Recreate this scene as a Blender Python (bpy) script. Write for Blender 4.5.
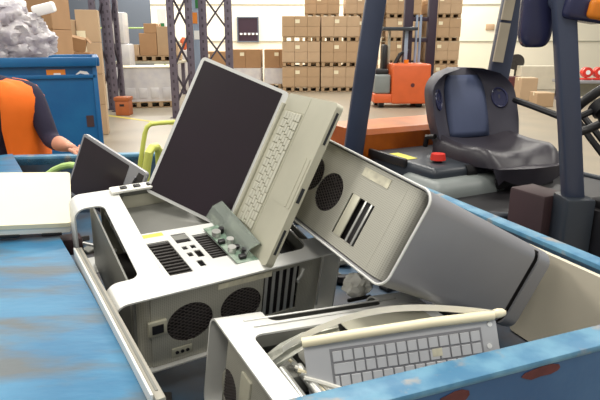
import bpy, bmesh, math, random
from mathutils import Vector, Matrix, Euler, noise
random.seed(7)
scn = bpy.context.scene
for o in list(bpy.data.objects): bpy.data.objects.remove(o)
COL = scn.collection
PI = math.pi

# ------------------------------------------------------------------ camera
FPX, CAMH = 560.0, 1.6
PITCH = math.atan(160/560.0)
cam = bpy.data.cameras.new('camera'); cam.sensor_width = 36; cam.lens = 36*FPX/600.0
cam.clip_start = .05; cam.clip_end = 200
camo = bpy.data.objects.new('camera', cam); COL.objects.link(camo)
camo.location = (0, 0, CAMH); camo.rotation_euler = (PI/2-PITCH, 0, 0)
scn.camera = camo

# ------------------------------------------------------------------ world, lights, exposure
scn.view_settings.view_transform = 'Standard'; scn.view_settings.look = 'None'
scn.view_settings.gamma = 1; scn.view_settings.use_curve_mapping = False
scn.view_settings.exposure = 0.0
w = bpy.data.worlds.new('hall_air'); scn.world = w; w.use_nodes = True
w.node_tree.nodes['Background'].inputs[0].default_value = (1, .985, .95, 1)
w.node_tree.nodes['Background'].inputs[1].default_value = .46
def lamp(x, y, z, sx, sy, power, col=(1, .96, .88)):
    l = bpy.data.lights.new('bay_or_fill_lamp', 'AREA'); l.shape = 'RECTANGLE'; l.size = sx; l.size_y = sy
    l.energy = power; l.color = col
    o = bpy.data.objects.new('bay_or_fill_lamp', l); COL.objects.link(o); o.location = (x, y, z)
    return o
for y in (-3, 2.2, 8, 14, 20, 23.4):  # front row and back-wall row are added fill, the others high bays
    for x in (-6, 0, 6):
        lamp(x, y, 6.6, 1.6, 1.6, (230 if y > 0 else 150) if y < 5 else (230 if y < 22 else 520))

# ------------------------------------------------------------------ helpers
def ray(px, py):
    c, s = math.cos(PITCH), math.sin(PITCH)
    a, b = (px-300)/FPX, (200-py)/FPX
    return Vector((a, c+b*s, -s+b*c))
def atz(px, py, z):
    d = ray(px, py); return Vector((0, 0, CAMH))+d*((z-CAMH)/d.z)
def aty(px, py, y):
    d = ray(px, py); return Vector((0, 0, CAMH))+d*(y/d.y)
def lin(c): return c/12.92 if c <= .04045 else ((c+.055)/1.055)**2.4
def C(r, g, b): return (lin(r/255), lin(g/255), lin(b/255), 1)
def V(*a): return Vector(a)

class MB:
    def __init__(s): s.bm = bmesh.new(); s.mi = 0
    def raw(s, vs, fs):
        b = [s.bm.verts.new(v) for v in vs]
        for f in fs:
            try: fc = s.bm.faces.new([b[i] for i in f]); fc.material_index = s.mi
            except ValueError: pass
        return b
    def merge(s, t):
        t.verts.index_update()
        s.raw([v.co.copy() for v in t.verts], [[v.index for v in f.verts] for f in t.faces]); t.free()
    def box(s, c, size, rot=None, bev=0, seg=2):
        t = bmesh.new(); bmesh.ops.create_cube(t, size=1)
        for v in t.verts: v.co = Vector((v.co.x*size[0], v.co.y*size[1], v.co.z*size[2]))
        if bev: bmesh.ops.bevel(t, geom=list(t.edges), offset=bev, segments=seg, affect='EDGES', profile=.5)
        R = rot.to_matrix() if isinstance(rot, Euler) else (rot if rot else Matrix.Identity(3))
        for v in t.verts: v.co = R @ v.co + Vector(c)
        s.merge(t); return s
    def bx(s, x0, x1, y0, y1, z0, z1, bev=0, seg=2):
        return s.box(((x0+x1)/2, (y0+y1)/2, (z0+z1)/2), (x1-x0, y1-y0, z1-z0), None, bev, seg)
    def bar(s, p, q, wd, h=None, side=None, bev=0):
        p, q = Vector(p), Vector(q); d = (q-p); L = d.length; d.normalize()
        sd = Vector(side) if side else (Vector((0, 0, 1)).cross(d) if abs(d.z) < .95 else Vector((1, 0, 0)))
        sd = (sd-d*sd.dot(d)).normalized(); up = d.cross(sd)
        R = Matrix((d, sd, up)).transposed()
        return s.box((p+q)/2, (L, wd, h or wd), R, bev)
    def tube(s, pts, r, n=8, closed=False, rs=None):
        pts = [Vector(p) for p in pts]; N = len(pts); rings = []; prev = None
        for i, p in enumerate(pts):
            a = pts[(i-1) % N] if (closed or i) else pts[0]; b = pts[(i+1) % N] if (closed or i < N-1) else pts[-1]
            d = (b-a).normalized()
            if prev is None:
                u = d.cross(Vector((0, 0, 1)));
                if u.length < .1: u = d.cross(Vector((1, 0, 0)))
            else: u = prev-d*prev.dot(d)
            u.normalize(); prev = u; v = d.cross(u); rr = rs[i] if rs else r
            rings.append([p+(u*math.cos(2*PI*k/n)+v*math.sin(2*PI*k/n))*rr for k in range(n)])
        vs = [v for R in rings for v in R]; fs = []
        for i in range(N if closed else N-1):
            j = (i+1) % N
            for k in range(n): fs.append([i*n+k, i*n+(k+1) % n, j*n+(k+1) % n, j*n+k])
        if not closed: fs += [list(range(n))[::-1], [(N-1)*n+k for k in range(n)]]
        s.raw(vs, fs); return s
    def cyl(s, p, q, r, n=20, r2=None): return s.tube([p, q], r, n, rs=[r, r if r2 is None else r2])
    def prism(s, poly, h0, h1, f=lambda a, b, h: (a, b, h)):
        n = len(poly)
        vs = [f(a, b, h0) for a, b in poly]+[f(a, b, h1) for a, b in poly]
        fs = [list(range(n))[::-1], [n+i for i in range(n)]]+[[i, (i+1) % n, n+(i+1) % n, n+i] for i in range(n)]
        s.raw(vs, fs); return s
    def plate(s, outer, holes, h0, h1, f=lambda a, b, h: (a, b, h)):
        t = bmesh.new(); es = []
        for lp in [outer]+list(holes):
            vv = [t.verts.new((a, b, 0)) for a, b in lp]
            es += [t.edges.new((vv[i], vv[(i+1) % len(vv)])) for i in range(len(vv))]
        bmesh.ops.triangle_fill(t, edges=es, use_beauty=True, use_dissolve=False)
        g = bmesh.ops.extrude_face_region(t, geom=list(t.faces))
        for v in t.verts: v.co.z = h0
        for e in g['geom']:
            if isinstance(e, bmesh.types.BMVert): e.co.z = h1
        for v in t.verts: v.co = Vector(f(*v.co))
        s.merge(t); return s
    def strip(s, pts, h0, h1, th, f=lambda a, b, h: (a, b, h)):
        """open polyline in (a,b), swept h0..h1, given thickness th to its left"""
        n = len(pts); off = []
        for i in range(n):
            a = Vector(pts[max(i-1, 0)]); b = Vector(pts[min(i+1, n-1)]); d = (b-a).normalized()
            off.append((pts[i][0]-d.y*th, pts[i][1]+d.x*th))
        return s.prism(list(pts)+off[::-1], h0, h1, f) if False else s._strip(pts, off, h0, h1, f)
    def _strip(s, p, q, h0, h1, f):
        n = len(p); vs = []
        for i in range(n): vs += [f(*p[i], h0), f(*p[i], h1), f(*q[i], h1), f(*q[i], h0)]
        fs = [[0, 1, 2, 3], [4*n-1, 4*n-2, 4*n-3, 4*n-4]]
        for i in range(n-1):
            for k in range(4): fs.append([4*i+k, 4*i+4+k, 4*i+4+(k+1) % 4, 4*i+(k+1) % 4])
        s.raw(vs, fs); return s
    def ball(s, c, rad, sub=3, rot=None, fn=None):
        t = bmesh.new(); bmesh.ops.create_icosphere(t, subdivisions=sub, radius=1)
        R = rot.to_matrix() if rot else Matrix.Identity(3)
        for v in t.verts:
            p = v.co.copy(); k = fn(p) if fn else 1
            v.co = R @ Vector((p.x*rad[0]*k, p.y*rad[1]*k, p.z*rad[2]*k))+Vector(c)
        s.merge(t); return s
    def grid(s, P):
        """P[i][j] -> closed-thickness-free surface"""
        n, m = len(P), len(P[0])
        s.raw([p for R in P for p in R], [[i*m+j, i*m+j+1, (i+1)*m+j+1, (i+1)*m+j] for i in range(n-1) for j in range(m-1)]); return s
    def build(s, name, mats, parent=None, smooth=35, matrix=None):
        bmesh.ops.recalc_face_normals(s.bm, faces=list(s.bm.faces))
        me = bpy.data.meshes.new(name); s.bm.to_mesh(me); s.bm.free()
        for m in (mats if isinstance(mats, (list, tuple)) else [mats]): me.materials.append(m)
        if smooth:
            for p in me.polygons: p.use_smooth = True
            me.set_sharp_from_angle(angle=math.radians(smooth))
        o = bpy.data.objects.new(name, me); COL.objects.link(o)
        if matrix is not None: o.matrix_world = matrix
        if parent: o.parent = parent
        return o
def tag(o, label=None, cat=None, group=None, kind=None):
    if label: o['label'] = label
    if cat: o['category'] = cat
    if group: o['group'] = group
    if kind: o['kind'] = kind
    return o
def thing(name, label, cat, M=None, group=None):
    o = bpy.data.objects.new(name, None); COL.objects.link(o); o.empty_display_size = .1
    if M is not None: o.matrix_world = M if isinstance(M, Matrix) else Matrix.Translation(Vector(M))
    return tag(o, label, cat, group)
def copy_tree(o, parent=None):
    c = o.copy(); COL.objects.link(c)
    if parent: c.parent = parent
    for ch in list(o.children): copy_tree(ch, c)
    return c
def inst(o, name, parent, loc, rot=None):
    c = o.copy(); c.name = name; COL.objects.link(c); c.parent = parent; c.location = loc
    if rot: c.rotation_euler = rot
    return c
def rows(M, T):
    m = Matrix(M).to_4x4(); m.translation = Vector(T); return m
def frame(X, Y, T):
    X = Vector(X).normalized(); Y = Vector(Y); Y = (Y-X*Y.dot(X)).normalized(); Z = X.cross(Y)
    m = Matrix((X, Y, Z)).transposed().to_4x4(); m.translation = Vector(T); return m
def rz(a, T): m = Matrix.Rotation(a, 4, 'Z'); m.translation = Vector(T); return m
def circ(cx, cy, r, n=28): return [(cx+r*math.cos(2*PI*k/n), cy+r*math.sin(2*PI*k/n)) for k in range(n)]
def rrect(x0, x1, y0, y1, r, n=5):
    o = []
    for cx, cy, a0 in ((x1-r, y1-r, 0), (x0+r, y1-r, 90), (x0+r, y0+r, 180), (x1-r, y0+r, 270)):
        for k in range(n+1):
            a = math.radians(a0+90*k/n); o.append((cx+r*math.cos(a), cy+r*math.sin(a)))
    return o

# ------------------------------------------------------------------ materials
def mat(name, col, rough=.5, metal=0, var=0, scale=8, col2=None, bump=0, bscale=60, thr=None, trans=0, emit=None, alpha=None, spec=None, stretch=None):
    m = bpy.data.materials.new(name); m.use_nodes = True; nt = m.node_tree; N = nt.nodes; L = nt.links
    b = N['Principled BSDF']; b.inputs['Base Color'].default_value = col; b.inputs['Roughness'].default_value = rough
    b.inputs['Metallic'].default_value = metal
    if spec is not None: b.inputs['Specular IOR Level'].default_value = spec
    if trans: b.inputs['Transmission Weight'].default_value = trans
    if alpha: b.inputs['Alpha'].default_value = alpha
    if emit: b.inputs['Emission Color'].default_value = col; b.inputs['Emission Strength'].default_value = emit
    tc = N.new('ShaderNodeTexCoord'); src = tc.outputs['Object']
    if stretch:
        mp = N.new('ShaderNodeMapping'); mp.inputs['Scale'].default_value = stretch; L.new(src, mp.inputs[0]); src = mp.outputs[0]
    if var or col2:
        n = N.new('ShaderNodeTexNoise'); n.inputs['Scale'].default_value = scale; n.inputs['Detail'].default_value = 6
        L.new(src, n.inputs['Vector'])
        r = N.new('ShaderNodeValToRGB')
        c2 = col2 or tuple(c*(1-var) for c in col[:3])+(1,)
        lo, hi = thr or (.3, .7)
        r.color_ramp.elements[0].position = lo; r.color_ramp.elements[1].position = hi
        r.color_ramp.elements[0].color = c2; r.color_ramp.elements[1].color = col
        L.new(n.outputs['Fac'], r.inputs[0]); L.new(r.outputs[0], b.inputs['Base Color'])
    if bump:
        n2 = N.new('ShaderNodeTexNoise'); n2.inputs['Scale'].default_value = bscale; n2.inputs['Detail'].default_value = 4
        L.new(src, n2.inputs['Vector'])
        bp = N.new('ShaderNodeBump'); bp.inputs['Strength'].default_value = bump; bp.inputs['Distance'].default_value = .01
        L.new(n2.outputs['Fac'], bp.inputs['Height']); L.new(bp.outputs[0], b.inputs['Normal'])
    return m
def perforated(name, col, hole, pitch=.0052, rad=.33, rough=.45, metal=.4, axes=(0, 2)):
    m = mat(name, col, rough, metal); nt = m.node_tree; N = nt.nodes; L = nt.links; b = N['Principled BSDF']
    tc = N.new('ShaderNodeTexCoord'); sp = N.new('ShaderNodeSeparateXYZ'); L.new(tc.outputs['Object'], sp.inputs[0])
    fr = []
    for ax in axes:
        a = N.new('ShaderNodeMath'); a.operation = 'MULTIPLY'; a.inputs[1].default_value = 1/pitch; L.new(sp.outputs[ax], a.inputs[0])
        f = N.new('ShaderNodeMath'); f.operation = 'FRACT'; L.new(a.outputs[0], f.inputs[0])
        g = N.new('ShaderNodeMath'); g.operation = 'SUBTRACT'; g.inputs[1].default_value = .5; L.new(f.outputs[0], g.inputs[0])
        h = N.new('ShaderNodeMath'); h.operation = 'POWER'; h.inputs[1].default_value = 2; L.new(g.outputs[0], h.inputs[0]); fr.append(h)
    s = N.new('ShaderNodeMath'); s.operation = 'ADD'; L.new(fr[0].outputs[0], s.inputs[0]); L.new(fr[1].outputs[0], s.inputs[1])
    c = N.new('ShaderNodeMath'); c.operation = 'LESS_THAN'; c.inputs[1].default_value = rad*rad; L.new(s.outputs[0], c.inputs[0])
    mx = N.new('ShaderNodeMix'); mx.data_type = 'RGBA'; L.new(c.outputs[0], mx.inputs[0])
    mx.inputs[6].default_value = col; mx.inputs[7].default_value = hole; L.new(mx.outputs[2], b.inputs['Base Color'])
    return m

M = {}
M['alu'] = mat('brushed_aluminium', C(226, 226, 222), .42, .25, var=.12, scale=5, bump=.03, bscale=200)
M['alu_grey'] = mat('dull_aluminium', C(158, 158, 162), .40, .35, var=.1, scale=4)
M['alu_warm'] = mat('warm_aluminium', C(190, 187, 168), .45, .25, var=.1, scale=10)
M['alu_dull'] = mat('dull_grey_skin', C(160, 156, 144), .5, .2, var=.15, scale=12)
M['alu_dark'] = mat('mid_grey_steel', C(128, 128, 122), .5, .3, var=.2, scale=9)  # even mid grey for inner trays, lips and end plates
M['foil'] = mat('grey_foil', C(184, 184, 172), .4, .3, col2=C(130, 130, 120), scale=22, bump=.4, bscale=40)
M['steel'] = mat('bright_steel', C(205, 205, 200), .3, .6, var=.2, scale=20)
M['perf'] = perforated('perforated_aluminium', C(184, 182, 170), C(160, 157, 145), pitch=.0042, rad=.32)
M['perf_fan'] = mat('fan_grille_steel', C(92, 86, 84), .5, .5)
M['black'] = mat('black_plastic', C(26, 24, 27), .45, 0, var=.3, scale=20)
M['fan_dark'] = mat('fan_black', C(34, 30, 32), .6)
M['dark_metal'] = mat('dark_case_inside', C(62, 58, 56), .6, .2, var=.4, scale=14)
M['screen'] = mat('dead_screen', C(38, 24, 34), .28, 0, var=.2, scale=4, col2=C(30, 22, 26))
M['white_plastic'] = mat('white_plastic', C(238, 236, 226), .4, 0, var=.06, scale=8)
M['cream'] = mat('cream_plastic', C(236, 226, 194), .42, 0, var=.08, scale=4)
M['cream_panel'] = mat('cream_panel', C(220, 211, 190), .5, 0, var=.12, scale=3)
M['key'] = mat('silver_key', C(204, 205, 208), .5, .1)
M['key_base'] = mat('grey_silver_deck', C(198, 199, 202), .5, .1, var=.06, scale=6)
M['key_warm'] = mat('pale_key', C(196, 194, 178), .5, .15)
M['keywell'] = mat('key_well', C(142, 142, 146), .6, .2)
M['keywell_warm'] = mat('pale_key_well', C(168, 165, 146), .6, .2)
M['pcb'] = mat('circuit_board_green', C(96, 122, 104), .45, 0, col2=C(150, 165, 150), scale=40, thr=(.42, .6))
M['clear'] = mat('smoky_clear_plastic', C(190, 200, 190), .2, 0, trans=.75)
M['yellow_label'] = mat('yellow_label', C(225, 215, 90), .6)
M['sticker'] = mat('pale_sticker', C(225, 220, 195), .6, col2=C(190, 185, 165), scale=60)
# painted steel of the skips: paint, scuffs and rust
def painted(name, base, light, rust, s=6, rthr=(.70, .74), stretch=None):
    m = mat(name, base, .42, 0, var=0, scale=s, col2=light, thr=(.38, .62), bump=.08, bscale=30, stretch=stretch)
    nt = m.node_tree; N = nt.nodes; L = nt.links; b = N['Principled BSDF']
    tc = N.new('ShaderNodeTexCoord'); n = N.new('ShaderNodeTexNoise'); n.inputs['Scale'].default_value = s*.9; n.inputs['Detail'].default_value = 9
    mp = N.new('ShaderNodeMapping'); mp.inputs['Location'].default_value = (3.1, 1.7, .4); mp.inputs['Scale'].default_value = stretch or (1, 1, 1)
    L.new(tc.outputs['Object'], mp.inputs[0]); L.new(mp.outputs[0], n.inputs['Vector'])
    r = N.new('ShaderNodeMapRange'); r.inputs[1].default_value = rthr[0]; r.inputs[2].default_value = rthr[1]; L.new(n.outputs['Fac'], r.inputs[0])
    old = b.inputs['Base Color'].links[0].from_socket
    mx = N.new('ShaderNodeMix'); mx.data_type = 'RGBA'; L.new(r.outputs[0], mx.inputs[0]); L.new(old, mx.inputs[6]); mx.inputs[7].default_value = rust
    L.new(mx.outputs[2], b.inputs['Base Color']); return m
M['bin_blue'] = painted('shaded_blue_paint', C(42, 84, 128), C(54, 96, 138), C(96, 62, 56), 7, (.66, .70))  # outer walls: their shade is put into this darker blue
M['bin_rim'] = painted('worn_light_blue_paint', C(98, 146, 172), C(66, 118, 152), C(146, 144, 140), 18, (.56, .66))
M['bin_lid'] = painted('scuffed_blue_paint', C(40, 104, 142), C(58, 122, 158), C(84, 92, 96), 5, (.50, .68), (1.0, 2.8, 1))
M['bin_in'] = mat('dirty_bin_inside', C(58, 96, 124), .6, 0, col2=C(66, 56, 52), scale=5)
M['bin2'] = painted('deep_blue_paint', C(12, 88, 142), C(20, 98, 150), C(150, 176, 198), 4, (.70, .73))
M['rust'] = mat('rust', C(98, 50, 50), .8, 0, var=.4, scale=30)
M['floor'] = mat('polished_concrete', C(154, 142, 122), .4, 0, var=.12, scale=1.2, col2=C(140, 131, 116), bump=.02)
M['wall'] = mat('cream_wall', C(238, 232, 212), .7, 0, var=.04, scale=.6)
M['slate'] = mat('slate_wall', C(98, 106, 118), .7, 0, var=.1, scale=.7)
M['kraft'] = mat('kraft_card', C(180, 150, 116), .75, 0, var=.1, scale=3)
M['kraft2'] = mat('pale_kraft_card', C(188, 160, 128), .75, 0, var=.1, scale=3)
M['kraft3'] = mat('brown_kraft_card', C(168, 130, 92), .75, 0, var=.12, scale=3)
M['pallet'] = mat('pallet_wood', C(172, 144, 110), .8, 0, var=.25, scale=6)
M['crate'] = mat('crate_brown', C(170, 92, 46), .6, 0, var=.2, scale=8)
M['wrap'] = mat('stretch_wrap', C(218, 214, 210), .4, 0, col2=C(200, 197, 200), scale=5, bump=.25, bscale=8)
M['film'] = mat('crumpled_clear_film', C(208, 204, 204), .3, 0, col2=C(160, 154, 162), scale=11, thr=(.38, .62), bump=.9, bscale=24)
M['rack'] = mat('rack_grey_violet', C(112, 104, 118), .5, .2, var=.25, scale=10)
M['rack_dark'] = mat('rack_dark_brace', C(70, 62, 72), .5, .2)
M['rack_blue'] = mat('rack_pale_blue', C(150, 166, 188), .5, .1)
M['orange'] = mat('truck_orange', C(214, 98, 48), .4, 0, var=.12, scale=4)
M['orange_cw'] = mat('counterweight_orange', C(206, 108, 22), .4, 0, var=.15, scale=4, col2=C(140, 66, 20))
M['navy_steel'] = mat('navy_grey_steel', C(62, 70, 92), .4, .1, var=.2, scale=6)
M['guard'] = mat('guard_blue_grey', C(78, 86, 108), .35, .15, var=.2, scale=5, stretch=(1, 1, .2))
M['dark_hood'] = mat('dark_hood', C(48, 54, 62), .4, 0, var=.2, scale=5)
M['grey_hood'] = mat('grey_hood', C(128, 134, 132), .45, 0, var=.1, scale=4)
M['seat'] = mat('seat_vinyl', C(46, 42, 50), .42, 0, var=.12, scale=8, bump=.06, bscale=120)
M['seat_back'] = mat('seat_back_vinyl', C(64, 62, 74), .55, 0, var=.12, scale=8)
M['seat_mid'] = mat('seat_cloth', C(76, 86, 116), .6, 0, var=.1, scale=10)
M['brown_panel'] = mat('brown_black_panel', C(66, 46, 48), .6, 0, var=.25, scale=5)
M['mast'] = mat('mast_dark_violet', C(48, 34, 50), .5, .1)
M['insert'] = mat('pale_insert', C(172, 162, 142), .6, 0, var=.1)
M['red'] = mat('red_paint', C(214, 52, 40), .4)
M['amber'] = mat('amber_lens', C(224, 128, 30), .2)
M['mirror_back'] = mat('navy_gloss', C(44, 46, 78), .25)
M['vest'] = mat('hi_vis_orange', C(255, 118, 18), .7, 0, var=.08, scale=10, bump=.15, bscale=18)
M['navy'] = mat('navy_cloth', C(40, 34, 58), .85, 0, var=.2, scale=12, bump=.2, bscale=25)
M['trousers'] = mat('dark_trousers', C(44, 44, 54), .85, 0, var=.2, scale=12)
M['skin'] = mat('skin', C(206, 146, 120), .55, 0, var=.08, scale=20)
M['hair'] = mat('dark_hair', C(46, 34, 28), .7, 0, var=.3, scale=60)
M['lime'] = mat('lime_hose', C(222, 226, 112), .45, 0, var=.1, scale=6)
M['lime2'] = mat('pale_green_hose', C(176, 206, 120), .45)
M['yellow_line'] = mat('yellow_floor_paint', C(206, 190, 90), .6, var=.2, scale=6)
M['win_dark'] = mat('dark_window', C(52, 36, 48), .3)
M['green'] = mat('sign_green', C(44, 120, 62), .6)
M['sign_orange'] = mat('sign_orange', C(232, 140, 52), .6)
M['white'] = mat('white_paint', C(240, 240, 238), .5)
M['blue_strip'] = mat('dark_slot', C(40, 42, 46), .4)

# ================================================================== setting
FLOOR_BACK = 25.0
f = MB().bx(-16, 16, -8, FLOOR_BACK, -.2, 0); tag(f.build('floor', M['floor'], smooth=0), kind='structure')
wx = aty(152, 30, FLOOR_BACK).x
b = MB().bx(wx, 16, FLOOR_BACK, FLOOR_BACK+.2, 0, 7.5); wall = tag(b.build('wall_back', M['wall'], smooth=0), kind='structure')
b = MB().bx(-16, wx, FLOOR_BACK, FLOOR_BACK+.2, 0, 7.5); tag(b.build('wall_back_left', M['slate'], smooth=0), kind='structure')
for zz in (1.55, 3.05, 4.6):
    b = MB().bx(wx, 16, FLOOR_BACK-.03, FLOOR_BACK-.001, zz-.025, zz+.025, .01); b.build('cladding_joint', M['alu_warm'], wall, 0)
p = aty(116, 103, 13); 
line = MB().bx(-.06, .06, -2.2, 1.6, .0005, .003); lo = line.build('trim_1', M['yellow_line'], smooth=0); lo.location = atz(126, 118, 0)
lo.rotation_euler = (0, 0, .9); tag(lo, kind='structure')
# dark window in the back wall with pale reflections built as a row of white blocks
c0 = aty(238, 18, FLOOR_BACK); c1 = aty(258, 41, FLOOR_BACK)
wn = MB().bx(c0.x, c1.x, FLOOR_BACK-.04, FLOOR_BACK-.002, c1.z, c0.z).build('window_1', M['win_dark'], smooth=0); tag(wn, kind='structure')
fr = MB(); T = .05
for a in ((c0.x-T, c0.x, c1.z-T, c0.z+T), (c1.x, c1.x+T, c1.z-T, c0.z+T), (c0.x, c1.x, c0.z, c0.z+T), (c0.x, c1.x, c1.z-T, c1.z)):
    fr.bx(a[0], a[1], FLOOR_BACK-.07, FLOOR_BACK-.002, a[2], a[3])
fr.build('window_frame', M['slate'], wn, 0)
zz = aty(248, 34, FLOOR_BACK).z
st0 = MB().box((0, 0, 0), (.1, .03, .08), None, .01).build('reflection_block', M['white'], wn)
st0.location = (c0.x+.12, FLOOR_BACK-.055, zz)
for k in range(1, 5): inst(st0, 'reflection_block', wn, (c0.x+.12+k*.17, FLOOR_BACK-.055, zz))

# ================================================================== the blue skip
RZ = 1.10
NL, NR, BR, BL = V(-.178, .640, RZ), V(.770, 1.012, RZ), V(.118, 2.62, RZ), V(-1.275, 2.45, RZ)
skip = thing('waste_skip', 'blue steel skip heaped with scrap computers in the foreground', 'skip', (0, 1.5, 0))
IN = [NL, NR, BR, BL]
def toloc(p): return p-Vector((0, 1.5, 0))
def wall_part(a, b, name, material, top=RZ-.012, bot=.3, th=.012):
    d = (b-a).normalized(); n = Vector((d.y, -d.x, 0)); o = MB()
    P = [toloc(V(q.x, q.y, z)) for z in (bot, top) for q in (a, b, b+n*th, a+n*th)]
    o.raw(P, [[0, 1, 2, 3], [4, 5, 6, 7], [0, 1, 5, 4], [1, 2, 6, 5], [2, 3, 7, 6], [3, 0, 4, 7]])
    return o.build(name, material, skip, 0)
def rim_part(a, b, wd, name='rim', material=None, dz=.045, z=RZ):
    d = (b-a).normalized(); n = Vector((d.y, -d.x, 0)); o = MB()
    m = (a+b)/2+n*wd/2
    o.box(toloc(V(m.x, m.y, z-dz/2)), ((b-a).length+2*min(wd, .055), wd, dz), Matrix((d, -n, (0, 0, 1))).transposed(), .005)
    return o.build(name, material or M['bin_rim'], skip)
for a, b in ((NL, NR), (NR, BR), (BR, BL), (BL, NL)): wall_part(a, b, 'side_wall', M['bin_in'])
def outw(a, b, k): d_ = (b-a).normalized(); return V(d_.y, -d_.x, 0)*k
for a, b, k in ((NL, NR, .042), (NR, BR, .032)): wall_part(a+outw(a, b, k), b+outw(a, b, k), 'outer_wall', M['bin_blue'])
rim_part(NL, NR, .057, dz=.014); rim_part(NR, BR, .045); rim_part(BR, BL, .05)
# folded-back lid over the left wall, wide and flat
d = (BL-NL).normalized(); n = Vector((-d.y, d.x, 0)); n = n if n.x < 0 else -n
lid = MB(); A0, A1 = NL-d*.35, BL+d*.05
lp = []
for k in range(25):
    t = k/24; q = A0.lerp(A1, t); lp.append((q, .004*noise.noise(V(t*9, 1, 0))))
P = []
for q, e in lp: P.append([toloc(V(*(q+n*s).to_2d(), RZ+.004+e*(s > .02)+.003*noise.noise(V(q.x*6, q.y*6, s*7)))) for s in (0, .012, .08, .16, .24, .315)])
lid.grid(P)
P2 = [[v-V(0, 0, .03) for v in r] for r in P]; lid.grid(P2)
for j in (0, -1): lid.grid([[r[j] for r in P], [r[j] for r in P2]])
for i in (0, -1): lid.grid([P[i], P2[i]])
bmesh.ops.remove_doubles(lid.bm, verts=list(lid.bm.verts), dist=1e-5)
lidp = lid.build('lid', M['bin_lid'], skip, 40); lidp['label'] = 'wide flat scuffed blue lid folded over the left side'
e = MB(); e.bar(toloc(V(*(A0+n*.322).to_2d(), RZ-.01)), toloc(V(*(A1+n*.322).to_2d(), RZ-.01)), .016, .05, bev=.004); e.build('rusty_edge', M['rust'], lidp)
fl = MB(); fl.prism([tuple(toloc(p).to_2d()) for p in IN], .80, .83); fl.build('inner_floor', M['bin_in'], skip, 0)
fl = MB(); fl.prism([tuple(toloc(p).to_2d()) for p in IN], .28, .30); fl.build('bottom_plate', M['bin_blue'], skip, 0)
for t in (.25, .75):
    a = NL.lerp(NR, t); b = BL.lerp(BR, t)
    MB().bar(toloc(V(a.x, a.y, .15)), toloc(V(b.x, b.y, .15)), .12, .26, bev=.01).build('skid', M['bin_blue'], skip)
for (a, b, c, wd) in ((.30, .345, .028, .012), (.545, .625, .024, .010), (.39, .445, .030, .012)):   # rust scabs on the near wall
    q = MB(); dd = (NR-NL); nn = Vector((dd.y, -dd.x, 0)).normalized()
    pts = []
    for k in range(12):
        an = 2*PI*k/12; pts.append(((a+b)/2*dd.length+(b-a)/2*dd.length*math.cos(an)*(1+.3*noise.noise(V(k, a*9, 0))), RZ-c+wd*math.sin(an)*(1+.4*noise.noise(V(k, 3, a)))))
    dn = dd.normalized()
    q.prism(pts, .0542, .0556, lambda s, h, k: tuple(toloc(V(NL.x, NL.y, 0)+dn*s+nn*k+V(0, 0, h))))
    q.build('rust_patch', M['rust'], skip, 0)

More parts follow.
